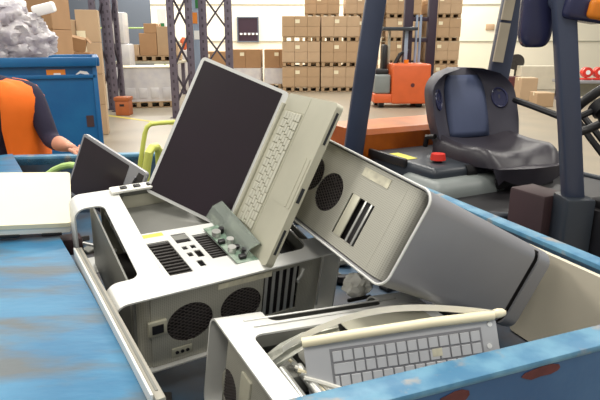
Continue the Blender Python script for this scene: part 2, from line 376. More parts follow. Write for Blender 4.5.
# ================================================================== computer towers
def tower(name, label, cat, MW, H=.511, D=.475, W=.206, open_side=True, handles=((0, .1), (.375, .475)), border=(.1, .035, .07, .02), x0=0.0,
          fans=(), slots=(), perf='perf', open_end=False, sidemat='alu', nd=.042):
    """x = up the tower, y = rear to front, z = across; z=W is the side that lies uppermost"""
    t = thing(name, label, cat, MW); r = .03; th = .004
    g0, g1 = handles[0][1], handles[1][0]
    def outline(x0, x1):
        o = []
        if x0 <= r+1e-6:   # notch on bottom end between the feet/handles
            o += [(x0, 0), (x1, 0)]
        else: o += [(x0, 0), (x1, 0)]
        def notch(x, s):
            res = [(x, g0)]
            for k in range(5):
                a = PI/2*k/4; res.append((x+s*(nd-.02+.02*math.sin(a)), g0+.02*(1-math.cos(a))+.0))
            for k in range(5):
                a = PI/2*k/4; res.append((x+s*(nd-.02+.02*math.cos(a)), g1-.02*(1-math.sin(a))))
            res.append((x, g1)); return res
        o = [(x0, 0), (x1, 0)]
        if not open_end: o += notch(x1, -1)
        o += [(x1, D), (x0, D)]
        o += notch(x0, 1)[::-1]
        return o
    xa, xb = x0+r, (H-r if not open_end else H)
    ol = outline(xa, xb)
    MB().plate(ol, [], 0, th).build('side_panel', M[sidemat], t, 0)
    bl, bn, bh, bf = border
    if open_side:
        hole = rrect(x0+bl, H-bh, bn, D-bf, .022)
        if open_end: hole = None
        if hole: fp = MB().plate(ol, [hole], W-th, W)
        else:
            n = []
            o2 = [(xa, 0), (H, 0), (H, bn)]+[(x0+bl+.02-.02*math.sin(k*PI/10), bn+.02-.02*math.cos(k*PI/10)) for k in range(6)] + \
                 [(x0+bl+.02-.02*math.cos(k*PI/10), D-bf-.02+.02*math.sin(k*PI/10)) for k in range(6)]+[(H, D-bf), (H, D), (xa, D)]
            gx = [p for p in ol if p[1] >= g0-1e-6 and p[1] <= g1+1e-6 and p[0] < H-.1]
            fp = MB().plate(o2+gx, [], W-th, W)
        fp.build('side_frame', M[sidemat], t, 0)
        lipb = MB()
        if hole:
            hn = hole+[hole[0]]
            lipb.strip(hn, W-.03, W-th, .002)
        else:
            lipb.strip(o2[2:-2], W-.03, W-th, .002)
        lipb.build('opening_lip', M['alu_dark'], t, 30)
    else:
        MB().plate(ol, [], W-th, W).build('side_panel', M[sidemat], t, 0)
    # handle bands: the skin rolling round each end
    def arcs(sgn, xe):
        pts = []
        for k in range(8):
            a = PI/2*k/7; pts.append((xe+sgn*r*(1-math.sin(a)), r*(1-math.cos(a))))
        for k in range(8):
            a = PI/2*k/7; pts.append((xe+sgn*r*(1-math.cos(a)), W-r*(1-math.sin(a))))
        return pts
    for (ya, yb) in handles:
        q = arcs(1, x0)
        MB().strip(q, ya, yb, -th, lambda a, b, h: (a, h, b)).build('handle', M[sidemat], t, 30)
        if not open_end:
            q = arcs(-1, H)
            MB().strip(q, ya, yb, th, lambda a, b, h: (a, h, b)).build('handle', M[sidemat], t, 30)
    # end plates of the body
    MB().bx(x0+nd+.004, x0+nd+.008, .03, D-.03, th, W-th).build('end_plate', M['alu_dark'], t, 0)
    if not open_end: MB().bx(H-nd-.008, H-nd-.004, .03, D-.03, th, W-th).build('end_plate', M['alu_dark' if open_side else 'dark_metal'], t, 0)  # closed tower: darker plate puts the shade of the handle gap into its colour
    # rear panel (perforated), dished at both ends
    flat0, flat1 = (x0+.075 if x0 < .01 else x0+.008), (H-.075 if not open_end else H)
    holes = [circ(fx, fz, fr) for fx, fz, fr in fans]
    if slots: holes.append([(slots[0]-.004, slots[2]), (slots[1]+.004, slots[2]), (slots[1]+.004, slots[3]), (slots[0]-.004, slots[3])])
    MB().plate([(flat0, .006), (flat1, .006), (flat1, W-.006), (flat0, W-.006)], holes, .010, .013, lambda a, b, h: (a, h, b)).build('rear_panel', M[perf], t, 0)
    cur = [(x0+.046, .06)]+[(x0+.046+.03*(1-math.cos(k*PI/12)), .013+.035*(1-math.sin(k*PI/12))) for k in range(7)]
    if x0 < .01: MB().strip(cur, .006, W-.006, .003).build('rear_panel_curve', M[perf], t, 40)
    if not open_end:
        cur = [(H-.034, .05)]+[(H-.036-.042*(1-math.cos(k*PI/12)), .0102+.022*(1-math.sin(k*PI/12))) for k in range(7)]
        MB().strip(cur, .006, W-.006, -.003).build('rear_panel_curve', M[perf], t, 40)
    MB().bx(flat0, flat1, D-.016, D-.012, .006, W-.006).build('front_panel', M[perf], t, 0)
    # fans behind grilles
    for fx, fz, fr in fans:
        fo = MB(); fo.cyl((fx, .034, fz), (fx, .038, fz), fr+.004, 28); fo.strip(circ(fx, fz, fr+.002)+[circ(fx, fz, fr+.002)[0]], .0135, .034, -.002, lambda a, b, h: (a, h, b))
        fo.cyl((fx, .020, fz), (fx, .034, fz), fr*.36, 16)
        for k in range(7):
            a = 2*PI*k/7; c, s = math.cos(a), math.sin(a)
            fo.raw([(fx+c*fr*.34, .022, fz+s*fr*.34), (fx+c*fr*.95-s*fr*.1, .022, fz+s*fr*.95+c*fr*.1), (fx+c*fr*.8-s*fr*.5, .032, fz+s*fr*.8+c*fr*.5), (fx+c*fr*.3-s*fr*.2, .032, fz+s*fr*.3+c*fr*.2)], [[0, 1, 2, 3]])
        fo = fo.build('fan', M['fan_dark'], t, 30)
        gr = MB(); nb = 13
        for ang in (PI/6, -PI/6):
            dx, dz = math.cos(ang), math.sin(ang)
            for k in range(-nb//2+1, nb//2+1):
                o_ = k*fr*2/nb; h = math.sqrt(max(0, fr*fr-o_*o_))
                if h < .004: continue
                a = V(fx-dz*o_-dx*h, .0115, fz+dx*o_-dz*h); b2 = V(fx-dz*o_+dx*h, .0115, fz+dx*o_+dz*h)
                gr.bar(a, b2, .0016, .0012, side=(0, 1, 0))
        gr.build('fan_grille', M['perf_fan'], t, 0)
    return t
def comp_box(t, name, m, *a, bev=.002): return MB().bx(*a, bev=bev).build(name, M[m], t)

# ---- tower lying open on its side in the middle
MA = frame((.8652, .5006, .0285), (-.492, .8368, .2404), (-.3623, 1.0408, .9025))
ta = tower('computer_tower', 'opened silver tower computer on its side, insides showing, middle of the heap', 'computer', MA,
           fans=((.138, .107, .052), (.258, .113, .05)), slots=(.315, .40, .06, .185), x0=-.022, handles=((0, .075), (.40, .475)), border=(.120, .042, .07, .018))
sc = MB().bx(.315, .323, .011, .013, .06, .185).build('slot_cover', M['steel'], ta, 0)
for k in range(1, 5): inst(sc, 'slot_cover', ta, (k*.0185, 0, 0))
comp_box(ta, 'slot_backing', 'fan_dark', .312, .404, .02, .022, .056, .188)
pf = comp_box(ta, 'port_frame', 'alu_warm', .045, .085, .004, .012, .098, .136)
comp_box(pf, 'port', 'black', .053, .077, .002, .006, .106, .128, bev=0)
for k in range(3): 
    MB().cyl((.107+k*.012, .006, .032), (.107+k*.012, .012, .032), .0042, 10).build('audio_jack', M['black'], ta)
comp_box(ta, 'jack_plate', 'alu_warm', .095, .142, .008, .0105, .02, .044)
st = comp_box(ta, 'paper_label', 'sticker', .2, .33, .0085, .0102, .176, .190, bev=0)
comp_box(ta, 'inner_tray', 'alu_dark', .06, .30, .25, .45, .150, .156)
comp_box(ta, 'inner_wall', 'alu_warm', .30, .304, .25, .45, .06, .185)
comp_box(ta, 'inner_back_wall', 'alu_warm', .06, .46, .452, .456, .01, .19)
comp_box(ta, 'back_board', 'dark_metal', .06, .46, .03, .45, .008, .014)
pb = comp_box(ta, 'bay_divider', 'steel', .372, .380, .045, .33, .09, .192)
comp_box(ta, 'drive_cage', 'black', .385, .436, .06, .30, .09, .17, bev=.006)
comp_box(ta, 'drive_cage_side', 'black', .325, .368, .05, .24, .07, .155, bev=.006)
comp_box(ta, 'edge_seam', 'steel', .455, .459, -.003, .0, .06, .2, bev=0)
# slotted bracket with two vent blocks lying in the opening
br = MB(); q0, q1, q2, q3 = (.085, .246), (.278, .236), (.302, .036), (.102, .046)
def qp(u, v):
    a = Vector(q0).lerp(Vector(q1), u); b = Vector(q3).lerp(Vector(q2), u); c = a.lerp(b, v); return (c.x, c.y)
hl = [[qp(.06, .22), qp(.32, .22), qp(.32, .90), qp(.06, .90)], [qp(.62, .20), qp(.82, .20), qp(.82, .74), qp(.62, .74)]]
hl += [[qp(u0, v0), qp(u1, v0), qp(u1, v1), qp(u0, v1)] for u0, u1, v0, v1 in ((.39, .57, .12, .32), (.40, .46, .40, .47), (.50, .56, .40, .47), (.40, .46, .54, .62), (.49, .57, .52, .66), (.43, .5, .72, .84))]
bkt = MB().plate([qp(0, 0), qp(1, 0), qp(1, 1), qp(0, 1)], hl, .196, .199).build('drive_bracket', M['alu'], ta, 0)
bk = MB(); bk.prism([qp(0.02, .02), qp(.98, .02), qp(.98, .98), qp(.02, .98)], .165, .168); bk.build('bracket_backing', M['fan_dark'], bkt, 0)
for u0, u1, v0, v1 in ((.06, .32, .22, .90), (.62, .82, .20, .74)):
    vs = MB()
    for k in range(11):
        v = v0+(v1-v0)*(k+.5)/11
        a, b2 = qp(u0, v), qp(u1, v); vs.bar((a[0], a[1], .190), (b2[0], b2[1], .190), .005, .012, bev=.001)
    vs.build('vent_slats', M['dark_metal'], bkt)
MB().prism([qp(.05, .03), qp(.32, .03), qp(.32, .10), qp(.05, .10)], .1991, .1996).build('yellow_label', M['yellow_label'], bkt, 0)
MB().prism([qp(.03, .92), qp(.14, .92), qp(.14, .99), qp(.03, .99)], .1991, .2).build('white_tab', M['white'], bkt, 0)
pc = MB().prism([qp(.80, .15), qp(1.02, .12), qp(1.05, .98), qp(.80, .96)], .203, .206).build('circuit_board', M['pcb'], ta, 0)
for u, v, r_ in ((.86, .35, .011), (.93, .55, .009), (.86, .72, .010), (.97, .8, .007), (.95, .3, .007)):
    a = qp(u, v); MB().cyl((a[0], a[1], .206), (a[0], a[1], .219), r_, 12).build('capacitor', M['steel' if r_ > .0085 else 'black'], pc)
for u, v in ((.84, .52), (.95, .68), (.90, .88)):
    a = qp(u, v); MB().box((a[0], a[1], .210), (.016, .012, .008), None, .001).build('chip', M['black'], pc)
# clear plastic air guide, bent like an open tent
ag = MB(); prof = [(.275, .197), (.292, .225), (.315, .235), (.33, .200)]
ag.strip([(a, b) for a, b in prof], .06, .27, .002, lambda a, b, h: (a+(.27-h)*.03, h, b))
ag.build('clear_air_guide', M['clear'], ta, 0)
hk = MB().tube([(.405, -.004, .186), (.40, -.007, .172), (.392, -.007, .160), (.395, -.004, .150)], .004, 8).build('lock_lever', M['steel'], ta)

# ---- tower leaning on the heap, rear up
MBm = frame((.4975, -.8581, -.127), (.7361, .4951, -.4615), (-.0979, 1.4086, 1.2111))
tb = tower('computer_tower', 'silver tower computer tipped over at right of heap, round grilles and slots facing up', 'computer', MBm,
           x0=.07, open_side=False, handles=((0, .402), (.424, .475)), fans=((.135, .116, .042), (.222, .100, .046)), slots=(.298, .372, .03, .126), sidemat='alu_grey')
for k, (x_, wd_, m_) in enumerate(((.300, .026, 'alu_warm'), (.344, .006, 'steel'), (.364, .006, 'steel'))):
    MB().bx(x_, x_+wd_, .0085, .012, .03, .126, bev=.001).build('slot_cover', M[m_], tb)
comp_box(tb, 'slot_backing', 'fan_dark', .296, .376, .025, .027, .02, .13)
comp_box(tb, 'paper_label', 'sticker', .295, .385, .0085, .0099, .170, .190, bev=0)
MB().bx(.495, .499, .385, .44, .006, .2).build('gap_shade_plate', M['black'], tb, 0)  # black filler plate added for the shade between the handle bands
# bright edge bead of the skin around the rear
bd = MB(); r = .03
pts = [(.07, 0, .2055), (.511-r, 0, .2055)]+[(.511-r+r*math.sin(k*PI/12), 0, .206-r+r*math.cos(k*PI/12)) for k in range(7)]+[(.511-r+r*math.cos(k*PI/12), 0, r-r*math.sin(k*PI/12)) for k in range(7)]+[(.07, 0, .0005)]
bd.tube(pts, .0026, 6); bd.build('edge_bead', M['alu'], tb)

# ---- tower in front, open, nearest the rim
PC = V(-.175, .990, 1.088)
xc = V(.4701, -.8804, -.0621).normalized(); yc = V(.8746, .4741, -.1012); yc = (yc-xc*yc.dot(xc)).normalized(); zc = xc.cross(yc)
MC = frame(xc, yc, PC-zc*.206)
tcx = tower('computer_tower', 'open silver tower computer nearest the worn rim, under the broken laptop keyboard', 'computer', MC,
            H=.305, open_end=True, nd=.034, fans=((.098, .098, .036),), border=(.10, .045, .05, .03))
comp_box(tcx, 'slot_panel', 'alu_warm', .15, .19, .006, .012, .03, .17)
comp_box(tcx, 'inner_cover', 'alu_warm', .09, .185, .235, .452, .2035, .2058)
comp_box(tcx, 'rib', 'alu', .045, .05, .05, .42, .2062, .2085)
comp_box(tcx, 'rib', 'alu', .072, .076, .06, .46, .2062, .209)
comp_box(tcx, 'back_board', 'dark_metal', .06, .30, .03, .45, .008, .014)
for k in range(2): MB().cyl((.17, .075+.035*k, .17), (.30, .085+.035*k, .15), .009, 12).build('cooling_pipe', M['steel'], tcx)
comp_box(tcx, 'drive_bay', 'alu_dark', .115, .19, .07, .12, .10, .165)
comp_box(tcx, 'white_block', 'white_plastic', .125, .172, .13, .22, .16, .196, bev=.008)

# ================================================================== laptops
def keys_on(t, x0, x1, y0, y1, z, rowsn, key_m, well_m, n=14):
    wl = MB().bx(x0-.003, x1+.003, y0-.003, y1+.003, z-.002, z+.0004).build('key_well', M[well_m], t, 0)
    pw = (x1-x0)/n; ph = (y1-y0)/rowsn
    k1 = MB().bx(-pw*.43, pw*.43, -ph*.42, ph*.42, 0, .0028, bev=.0008, seg=1).build('key', M[key_m], t, 0); first = True
    sp = None
    for r_ in range(rowsn):
        i = 0.0; off = (0, .5, .25, .75, 0)[r_ % 5] if False else 0
        cols = []
        if r_ == rowsn-1: cols = [1, 1, 1, 1.3, 5, 1.3, 1, 1, 1]; s = sum(cols); cols = [c*n/s for c in cols]
        elif r_ == 1: cols = [1]*(n-2)+[2]
        elif r_ == 2: cols = [1.5]+[1]*(n-2)+[.5]
        elif r_ == 3: cols = [1.75]+[1]*(n-4)+[2.25]
        else: cols = [1]*n
        for c in cols:
            px = x0+(i+c/2)*pw; i += c
            if first: o = k1; first = False
            else: o = k1.copy(); COL.objects.link(o)
            o.parent = t; o.location = (px, y0+(r_+.5)*ph, z+.0004); o.scale = ((c*pw-.14*pw)/(.86*pw), 1, 1)
# ---- the big open laptop standing on its side
ML = rows([[-.408, .4228, -.8092], [-.187, -.9062, -.3792], [-.8936, -.0034, .4488]], (-.0265, 1.4546, 1.4698))
lt = thing('laptop', 'large silver laptop standing open on its side with a big black screen', 'laptop', ML)
w_, d_ = .392, .259
MB().prism(rrect(0, w_, 0, d_, .012), -.018, 0).build('base', M['alu_warm'], lt, 30)
keys_on(lt, .045, .347, .028, .122, 0, 6, 'key_warm', 'keywell_warm')
MB().prism(rrect(.135, .255, .15, .232, .004), .0001, .0008).build('trackpad', M['alu_warm'], lt, 0)
MB().prism(rrect(.135, .255, .236, .250, .004), .0001, .0012).build('trackpad_button', M['alu_warm'], lt, 0)
MB().bx(.004, w_-.004, .131, .132, .0001, .0006).build('deck_seam', M['keywell_warm'], lt, 0)
for a, b in ((.02, .095), (.30, .36)):
    MB().bx(a, b, d_-.0005, d_+.001, -.012, -.006).build('port_slot', M['blue_strip'], lt, 0)
MB().bx(.20, .235, d_-.0005, d_+.001, -.012, -.004).build('latch', M['blue_strip'], lt, 0)
a = math.radians(130); RS = Matrix.Rotation(a, 4, 'X')
lidM = RS
scr = MB().prism(rrect(0, w_, 0, d_, .012), 0, .009); 
scr.bm.transform(lidM @ Matrix.Translation((0, 0, -.009+.009))); 
lidL = scr.build('screen_lid', M['alu'], lt, 30)
s2 = MB().prism(rrect(.009, w_-.009, .016, d_-.009, .003), -.0012, .0002); s2.bm.transform(lidM); s2.build('screen', M['screen'], lidL, 0)
MB().cyl((.03, 0, .002), (w_-.03, 0, .002), .007, 12).build('hinge', M['alu_warm'], lt)

# ---- small dark-screened laptop at the back left
ME = frame((-.7914, .5178, .3251), (-.3813, -.0025, -.9244), (-.6989+.7914*.3, 1.8015-.5178*.3, 1.3109-.3251*.3))
le = thing('laptop', 'small laptop with a dark screen leaning at the back left, next to the worker\'s hand', 'laptop', ME)
MB().prism(rrect(0, .30, 0, .21, .01), -.012, 0).build('screen_lid', M['alu_grey'], le, 30)
MB().prism(rrect(.075, .292, .010, .200, .003), .0001, .0012).build('screen', M['screen'], le, 0)
MB().prism([(.008, .012), (.030, .012), (.071, .2), (.008, .2)], .0001, .0016).build('torn_panel', M['dark_metal'], le, 0)
hb = MB().bar((.036, .03, .003), (.073, .19, .003), .008, .006, side=(0, 0, 1)).build('hinge_strip', M['alu_grey'], le)
# loose circuit strip on the far edge of the open tower
rs = thing('circuit_strip', 'narrow white strip with dark buttons lying on the far edge of the middle tower', 'circuit board', MA @ Matrix.Translation((.155, .455, .208)))
MB().bx(-.075, .16, -.016, .016, 0, .008, bev=.003).build('board', M['white_plastic'], rs)
for k in range(4): MB().bx(-.05+k*.035, -.032+k*.035, -.008, .006, .008, .0115, bev=.001).build('button', M['black'], rs)

# ---- keyboard half in front
MD = frame((-.9898, -.097, -.1041), (.1304, -.3263, -.9362), (.0056+.9898*.348, .8756+.097*.348, 1.0865+.1041*.348))
ld = thing('laptop', 'keyboard half of a broken silver laptop, grey keys up, propped against the near rim', 'laptop', MD)
wd, dd_ = .348, .20
MB().prism(rrect(0, wd, 0, dd_, .01), -.022, 0).build('base', M['key_base'], ld, 30)
keys_on(ld, .032, .301, .018, .126, 0, 5, 'key', 'keywell')
sk = MB().bx(.105, .123, .040, .054, .0032, .0036).build('key_sticker', M['sticker'], ld, 0)
for k, (x_, y_) in enumerate(((.018, .05), (.012, .012))): MB().cyl((x_, y_, 0), (x_, y_, .002), .0045, 12).build('screw', M['white'], ld)
hg = MB(); hg.tube([(.005, -.004, .006), (.12, -.007, .008), (.25, -.006, .008), (.35, -.004, .006)], .009, 12)
hg.build('hinge_bar', M['cream'], ld)
kb = MB(); kb.ball((-.004, -.006, .006), (.016, .009, .009), 2).build('hinge_knob', M['cream'], ld)
bz = MB(); pts = []
for k in range(25):
    t = k/24; pts.append(V(.385-.385*t, -.006-.036*math.sin(t*PI)**.9*(1-.25*t)+(1-t)**4*.012, -.012-.006*math.sin(t*PI)+.02*t**3))
top = [[p+V(0, -.006, .003), p+V(0, .006, -.002), p+V(0, .0062, -.0045), p+V(0, -.0058, .0005), p+V(0, -.006, .003)] for p in pts]
bz.grid(top); bz.build('bent_bezel_strip', M['white_plastic'], ld, 60)
# torn grey flap and wires by the hinge
DI = MD.inverted(); fl = MB(); P = []
up_ = [(250, 374), (262, 358), (280, 344), (302, 333), (338, 325)]; dn_ = [(259, 383), (278, 368), (296, 354), (312, 345), (340, 333)]
for i, (a, c) in enumerate(zip(up_, dn_)):
    yy = .86+.015*i; P.append([DI @ aty(a[0]+(c[0]-a[0])*t, a[1]+(c[1]-a[1])*t, yy+.012*(1-t)+.004*math.sin(7*t+i)) for t in (0, .25, .5, .75, 1)])
fl.grid(P); o = fl.build('torn_foil', M['foil'], ld, 0); o.modifiers.new('thick', 'SOLIDIFY').thickness = .0015
wires = thing('wire_bundle', 'loose bundle of pale wires inside the front tower beside the broken laptop', 'wires', (0, 0, 0))
for k in range(6):
    a = MC @ V(.15+.012*k, .10, .175); c = MC @ V(.27+.006*k, .14+.012*k, .15); m_ = (a+c)/2+V(.01*k-.02, .02, .012-.004*k)
    pts = [a*(1-t)**2+m_*2*t*(1-t)+c*t*t for t in [j/8 for j in range(9)]]
    MB().tube(pts, .0032+.001*(k % 2), 7).build('wire', M[('cream', 'steel', 'white_plastic')[k % 3]], wires)

# ---- aluminium panel on edge between lid and tower
p0, p1 = atz(81, 247, 1.12), atz(165, 397, 1.12)
MF = frame(p1-p0, V(0, 0, 1), p0); L_ = (p1-p0).length
pn = thing('aluminium_sheet', 'long thin aluminium panel standing on edge between the blue lid and the middle tower', 'sheet', MF)
MB().bx(0, L_, -.26, 0, -.002, .013, bev=.003).build('skin', M['alu_dull'], pn)
MB().bx(.004, L_-.01, -.24, .003, .013, .018, bev=.002).build('bright_lip', M['alu'], pn)
MB().bx(.006, L_-.02, -.001, .0012, .004, .008).build('groove', M['alu_dark'], pn, 0)

# ---- cream slab on the lid
a0 = V(-.599, 1.399, 1.138); a1 = aty(70, 172, 1.70)
MCs = frame(V(-1, -.02, 0), a1-a0, a0)
cs = thing('laptop', 'closed cream laptop lying on the blue lid at the left edge', 'laptop', frame(V(-.95, -.2, .11)-(a1-a0)*(V(-.95, -.2, .11).dot(a1-a0)/(a1-a0).length_squared), a1-a0, a0))
Ls = (a1-a0).length
def slab(z0, z1, ins): return MB().prism(rrect(ins, .38-ins, ins, Ls-ins, .014), z0, z1)
nz = (MCs.to_3x3() @ V(0, 0, 1)).z; sg = 1 if nz > 0 else -1
MB().prism(rrect(0, .38, 0, Ls, .014), 0, -sg*.012).build('lid', M['cream'], cs, 30)
MB().prism(rrect(.003, .377, .003, Ls-.003, .012), -sg*.013, -sg*.030).build('base', M['white_plastic'], cs, 30)
for x_ in (.05, .15, .26): MB().box((x_, .004, -sg*.033), (.05, .012, .008), None, .003).build('foot', M['black'], cs)
# the black scrap it is propped on
pr = thing('power_adapter', 'black power adapter half hidden under the far edge of the cream laptop', 'adapter', rz(.3, V(-.92, 1.62, RZ+.012)))
MB().bx(-.06, .06, -.035, .035, 0, .04, bev=.01).build('body', M['black'], pr); MB().tube([(.06, 0, .02), (.12, .02, .01), (.16, .06, .006)], .004, 8).build('cable', M['black'], pr)
# dark bits by the handle of the middle tower
q = atz(70, 236, 1.06)
sm = thing('adapter_block', 'small dark plug block in the gap left of the middle tower', 'adapter', rz(.5, q-V(0, 0, .02)))
MB().bx(-.035, .03, -.03, .03, -.03, .02, bev=.008).build('body', M['brown_panel'], sm); MB().bar((.03, -.02, .0), (.10, -.13, .0), .008, .006).build('white_prong', M['white'], sm)

# ---- pale panel leaning along the right wall
a0 = V(.60, 1.395, 1.085); a1 = V(.745, 1.03, 1.085)
MP = frame(a1-a0, V(-.05, -.02, -1), a0-V(.012, .004, 0))
pp = thing('plastic_sheet', 'large pale cream plastic sheet leaning against the right wall of the skip', 'sheet', MP)
Lp = (a1-a0).length
MB().prism(rrect(0, Lp, 0, .25, .012), 0, .014).build('sheet', M['cream_panel'], pp, 30)
MB().prism(rrect(.03, Lp-.02, .03, .22, .02), .0142, .017).build('raised_face', M['cream_panel'], pp, 30)
# white connector scrap between towers
q = atz(358, 281, 1.05)
wc = thing('connector_scrap', 'crumpled white plastic scrap wedged under the corner of the tipped tower', 'scrap', rz(.4, q))
MB().ball((0, 0, -.01), (.035, .03, .03), 3, fn=lambda p: 1+.35*noise.noise(p*2.2)).build('crumpled_film', M['white_plastic'], wc, 20)
MB().bx(-.04, .02, -.03, -.024, -.035, -.028).build('dark_strip', M['black'], wc, 0)
# heap of uncountable broken bits underneath
hp = MB(); rnd = random.Random(3)
for k in range(150):
    u, v = rnd.uniform(.06, .92), rnd.uniform(.06, .92)
    q = NL.lerp(NR, u).lerp(BL.lerp(BR, u), v)
    hp.mi = rnd.choice((0, 0, 1, 2)); s = rnd.uniform(.015, .035)
    hp.box((q.x, q.y, .832+s*.45), (s*rnd.uniform(1, 3), s*rnd.uniform(1, 2), s*.7), Euler((rnd.uniform(-.3, .3), rnd.uniform(-.3, .3), rnd.uniform(0, 3))), .003, 1)
tag(hp.build('broken_scrap', [M['dark_metal'], M['black'], M['alu_dark']]), 'dark broken electronic bits covering the bottom of the skip', 'scrap', kind='stuff')

# hoses behind the small laptop
hz_ = []
pa, pb_, pc_ = aty(139, 178, 2.15), aty(148, 126, 2.15), aty(172, 122, 2.2)
hs = MB(); 
ctrl = [aty(138, 185, 2.15), aty(140, 165, 2.15), aty(143, 145, 2.15), aty(145, 133, 2.15), aty(147, 127, 2.15), aty(151, 124, 2.15), aty(160, 123, 2.18), aty(175, 122, 2.2)]
hs.tube(ctrl, .009, 10); tag(hs.build('lime_hose', M['lime']), 'thin lime yellow tube arching up behind the big open laptop', 'hose')
hs = MB(); ctrl = [aty(145, 182, 2.05), aty(147, 165, 2.05), aty(149, 153, 2.05), aty(152, 148, 2.07), aty(156, 147, 2.09), aty(159, 151, 2.11), aty(160, 165, 2.13), aty(160, 180, 2.13)]
hs.tube(ctrl, .016, 10); tag(hs.build('thick_hose', M['lime']), 'thick lime green hose bent in a short loop behind the big open laptop', 'hose')
hs = MB(); ctrl = [aty(46, 176, 2.0), aty(54, 170, 2.0), aty(62, 166.5, 2.0), aty(70, 165, 1.98), aty(78, 166, 1.96)]
hs.tube(ctrl, .012, 10); tag(hs.build('pale_hose', M['lime2']), 'pale green tube curving over the far edge of the cream laptop', 'hose')

# ================================================================== counterbalance forklift beside the skip
ang = math.atan2(-.891, .454)
FO = rz(ang, (1.057, 2.63, 0)); FI = FO.inverted()
fk = thing('forklift', 'dark forklift with a black seat parked right beside the skip', 'forklift', FO)
def F(p): return FI @ p
MB().bx(-.65, .80, -.50, .50, .2, .48, bev=.02).build('chassis', M['dark_hood'], fk)
cwp = [(-1.30, .25), (-.63, .25), (-.63, 1.11), (-.66, 1.135), (-1.0, 1.135), (-1.22, 1.02), (-1.33, .8)]
MB().prism(cwp, -.52, .60, lambda a, b, h: (a, h, b)).build('counterweight', M['orange_cw'], fk, 30)
hd = MB().bx(-.62, -.08, -.46, .46, .48, 1.03, bev=.03, seg=3).build('hood', M['dark_hood'], fk)
q = F(atz(402, 157, 1.032)); MB().bx(q.x-.10, q.x+.06, q.y-.05, q.y+.05, 1.0305, 1.0325).build('yellow_label', M['yellow_label'], hd, 0)
q = F(atz(438, 158, 1.05)); MB().cyl((q.x, q.y, 1.03), (q.x, q.y, 1.045), .02, 14).build('button_stem', M['black'], hd); MB().cyl((q.x, q.y, 1.042), (q.x, q.y, 1.072), .038, 18, .033).build('red_button', M['red'], hd)
MB().bx(-.60, -.28, -.475, -.45, 1.0, 1.045, bev=.01).build('hood_edge', M['black'], hd)
MB().bx(-.30, .02, -.52, -.05, .5, .985, bev=.06, seg=4).build('grey_fender', M['grey_hood'], fk)
MB().prism(rrect(-.22, .34, -.50, .50, .16, 8), .86, .915).build('seat_deck', M['black'], fk, 40)
q_ = rrect(-.22, .34, -.50, .50, .16, 8); MB().tube([V(a_, b_, .915) for a_, b_ in q_], .018, 8, closed=True).build('deck_lip', M['dark_hood'], fk, 60)
MB().bx(-.12, .28, -.35, .35, .5, .86, bev=.02).build('battery_box', M['brown_panel'], fk)
MB().bx(.30, .78, -.5, .5, .40, .46, bev=.01).build('floor_plate', M['dark_metal'], fk)
# seat: shaped grids
SX, SY = -.40, .03
st = MB(); P = []; Q = []
def backpt(u, v, front):
    # u across -1..1, v up 0..1
    hw = .262*(1-.10*max(0, v-.75)/.25)*(.93+.07*min(1, v/.3))
    e = 1-max(0, (v-.52)/.48)**2.8; e2 = math.sqrt(max(e, 0))
    y = u*hw*(.30+.70*e2 if v > .52 else 1)
    wing = max(0, abs(u)-.45)/.55
    x = SX-.13*v-.01+(.10*wing**1.3 if front else -.07+.07*wing**2)+(.018*math.sin(v*PI) if front and abs(u) < .5 else 0)
    if not front and abs(u) > .99: x = SX-.13*v-.01+.10-.012
    return V(x, SY+y, 1.08+.375*v)
nu, nv = 21, 15
fr_ = [[backpt(-1+2*i/(nu-1), j/(nv-1), True) for i in range(nu)] for j in range(nv)]
bk_ = [[backpt(-1+2*i/(nu-1), j/(nv-1), False) for i in range(nu)] for j in range(nv)]
st.grid(fr_); st.grid(bk_)
for i in (0, nu-1): st.grid([[r[i] for r in fr_], [r[i] for r in bk_]])
st.grid([fr_[0], bk_[0]]); st.grid([fr_[-1], bk_[-1]])
bmesh.ops.remove_doubles(st.bm, verts=list(st.bm.verts), dist=1e-4)
bkr = st.build('backrest', M['seat_back'], fk, 50); seatM = Matrix.Translation(V(SX+.2, SY, 0)) @ Matrix.Rotation(-.13, 4, 'Z') @ Matrix.Translation(V(-SX-.2, -SY, 0)); bkr.matrix_basis = seatM
ce = MB(); P = [[backpt(-.50+1.0*i/8, .04+.86*j/10, True)+V(.006+.01*math.sin(i/8*PI), 0, 0) for i in range(9)] for j in range(11)]
ce.grid(P); o = ce.build('backrest_cloth', M['seat_mid'], bkr, 60); o.modifiers.new('thick', 'SOLIDIFY').thickness = .012
for s in (-1, 1):
    hgp = []
    c = backpt(.74*s, .58, True)
    pts = [c+V(.006+.10*.0, s*.0+.030*math.cos(t), .050*math.sin(t)) for t in [2*PI*k/18 for k in range(18)]]
    pts = [V(backpt(.74*s+.12*math.cos(2*PI*k/18), .58+.13*math.sin(2*PI*k/18), True).x+.003, backpt(.74*s+.12*math.cos(2*PI*k/18), .58, True).y, p.z) for k, p in enumerate(pts)]
    g = MB(); g.tube(pts, .006, 8, closed=True); cc = sum(pts, V(0, 0, 0))/18
    g.raw(pts+[cc-V(.004, 0, 0)], [[k, (k+1) % 18, 18] for k in range(18)]); g.build('hand_hole', M['mirror_back'], bkr, 40)
cu = MB(); nx = 15
def cupt(u, v, top):
    x = SX+.02+.46*v; hw = .25*(1-.22*max(0, v-.6)/.4)*(1 if v < .9 else .94)
    z = 1.095+.045*abs(u)**2.2-.05*max(0, v-.72)/.28*max(0, v-.72)/.28*3-.02*math.sin(v*PI) if top else 1.0+.03*v
    if top and abs(u) > .9: z -= .035
    return V(x+(.03*(1-u*u) if v > .95 else 0), SY+u*hw, z)
t_ = [[cupt(-1+2*i/16, j/(nx-1), True) for i in range(17)] for j in range(nx)]
b_ = [[cupt(-1+2*i/16, j/(nx-1), False) for i in range(17)] for j in range(nx)]
cu.grid(t_); cu.grid(b_)
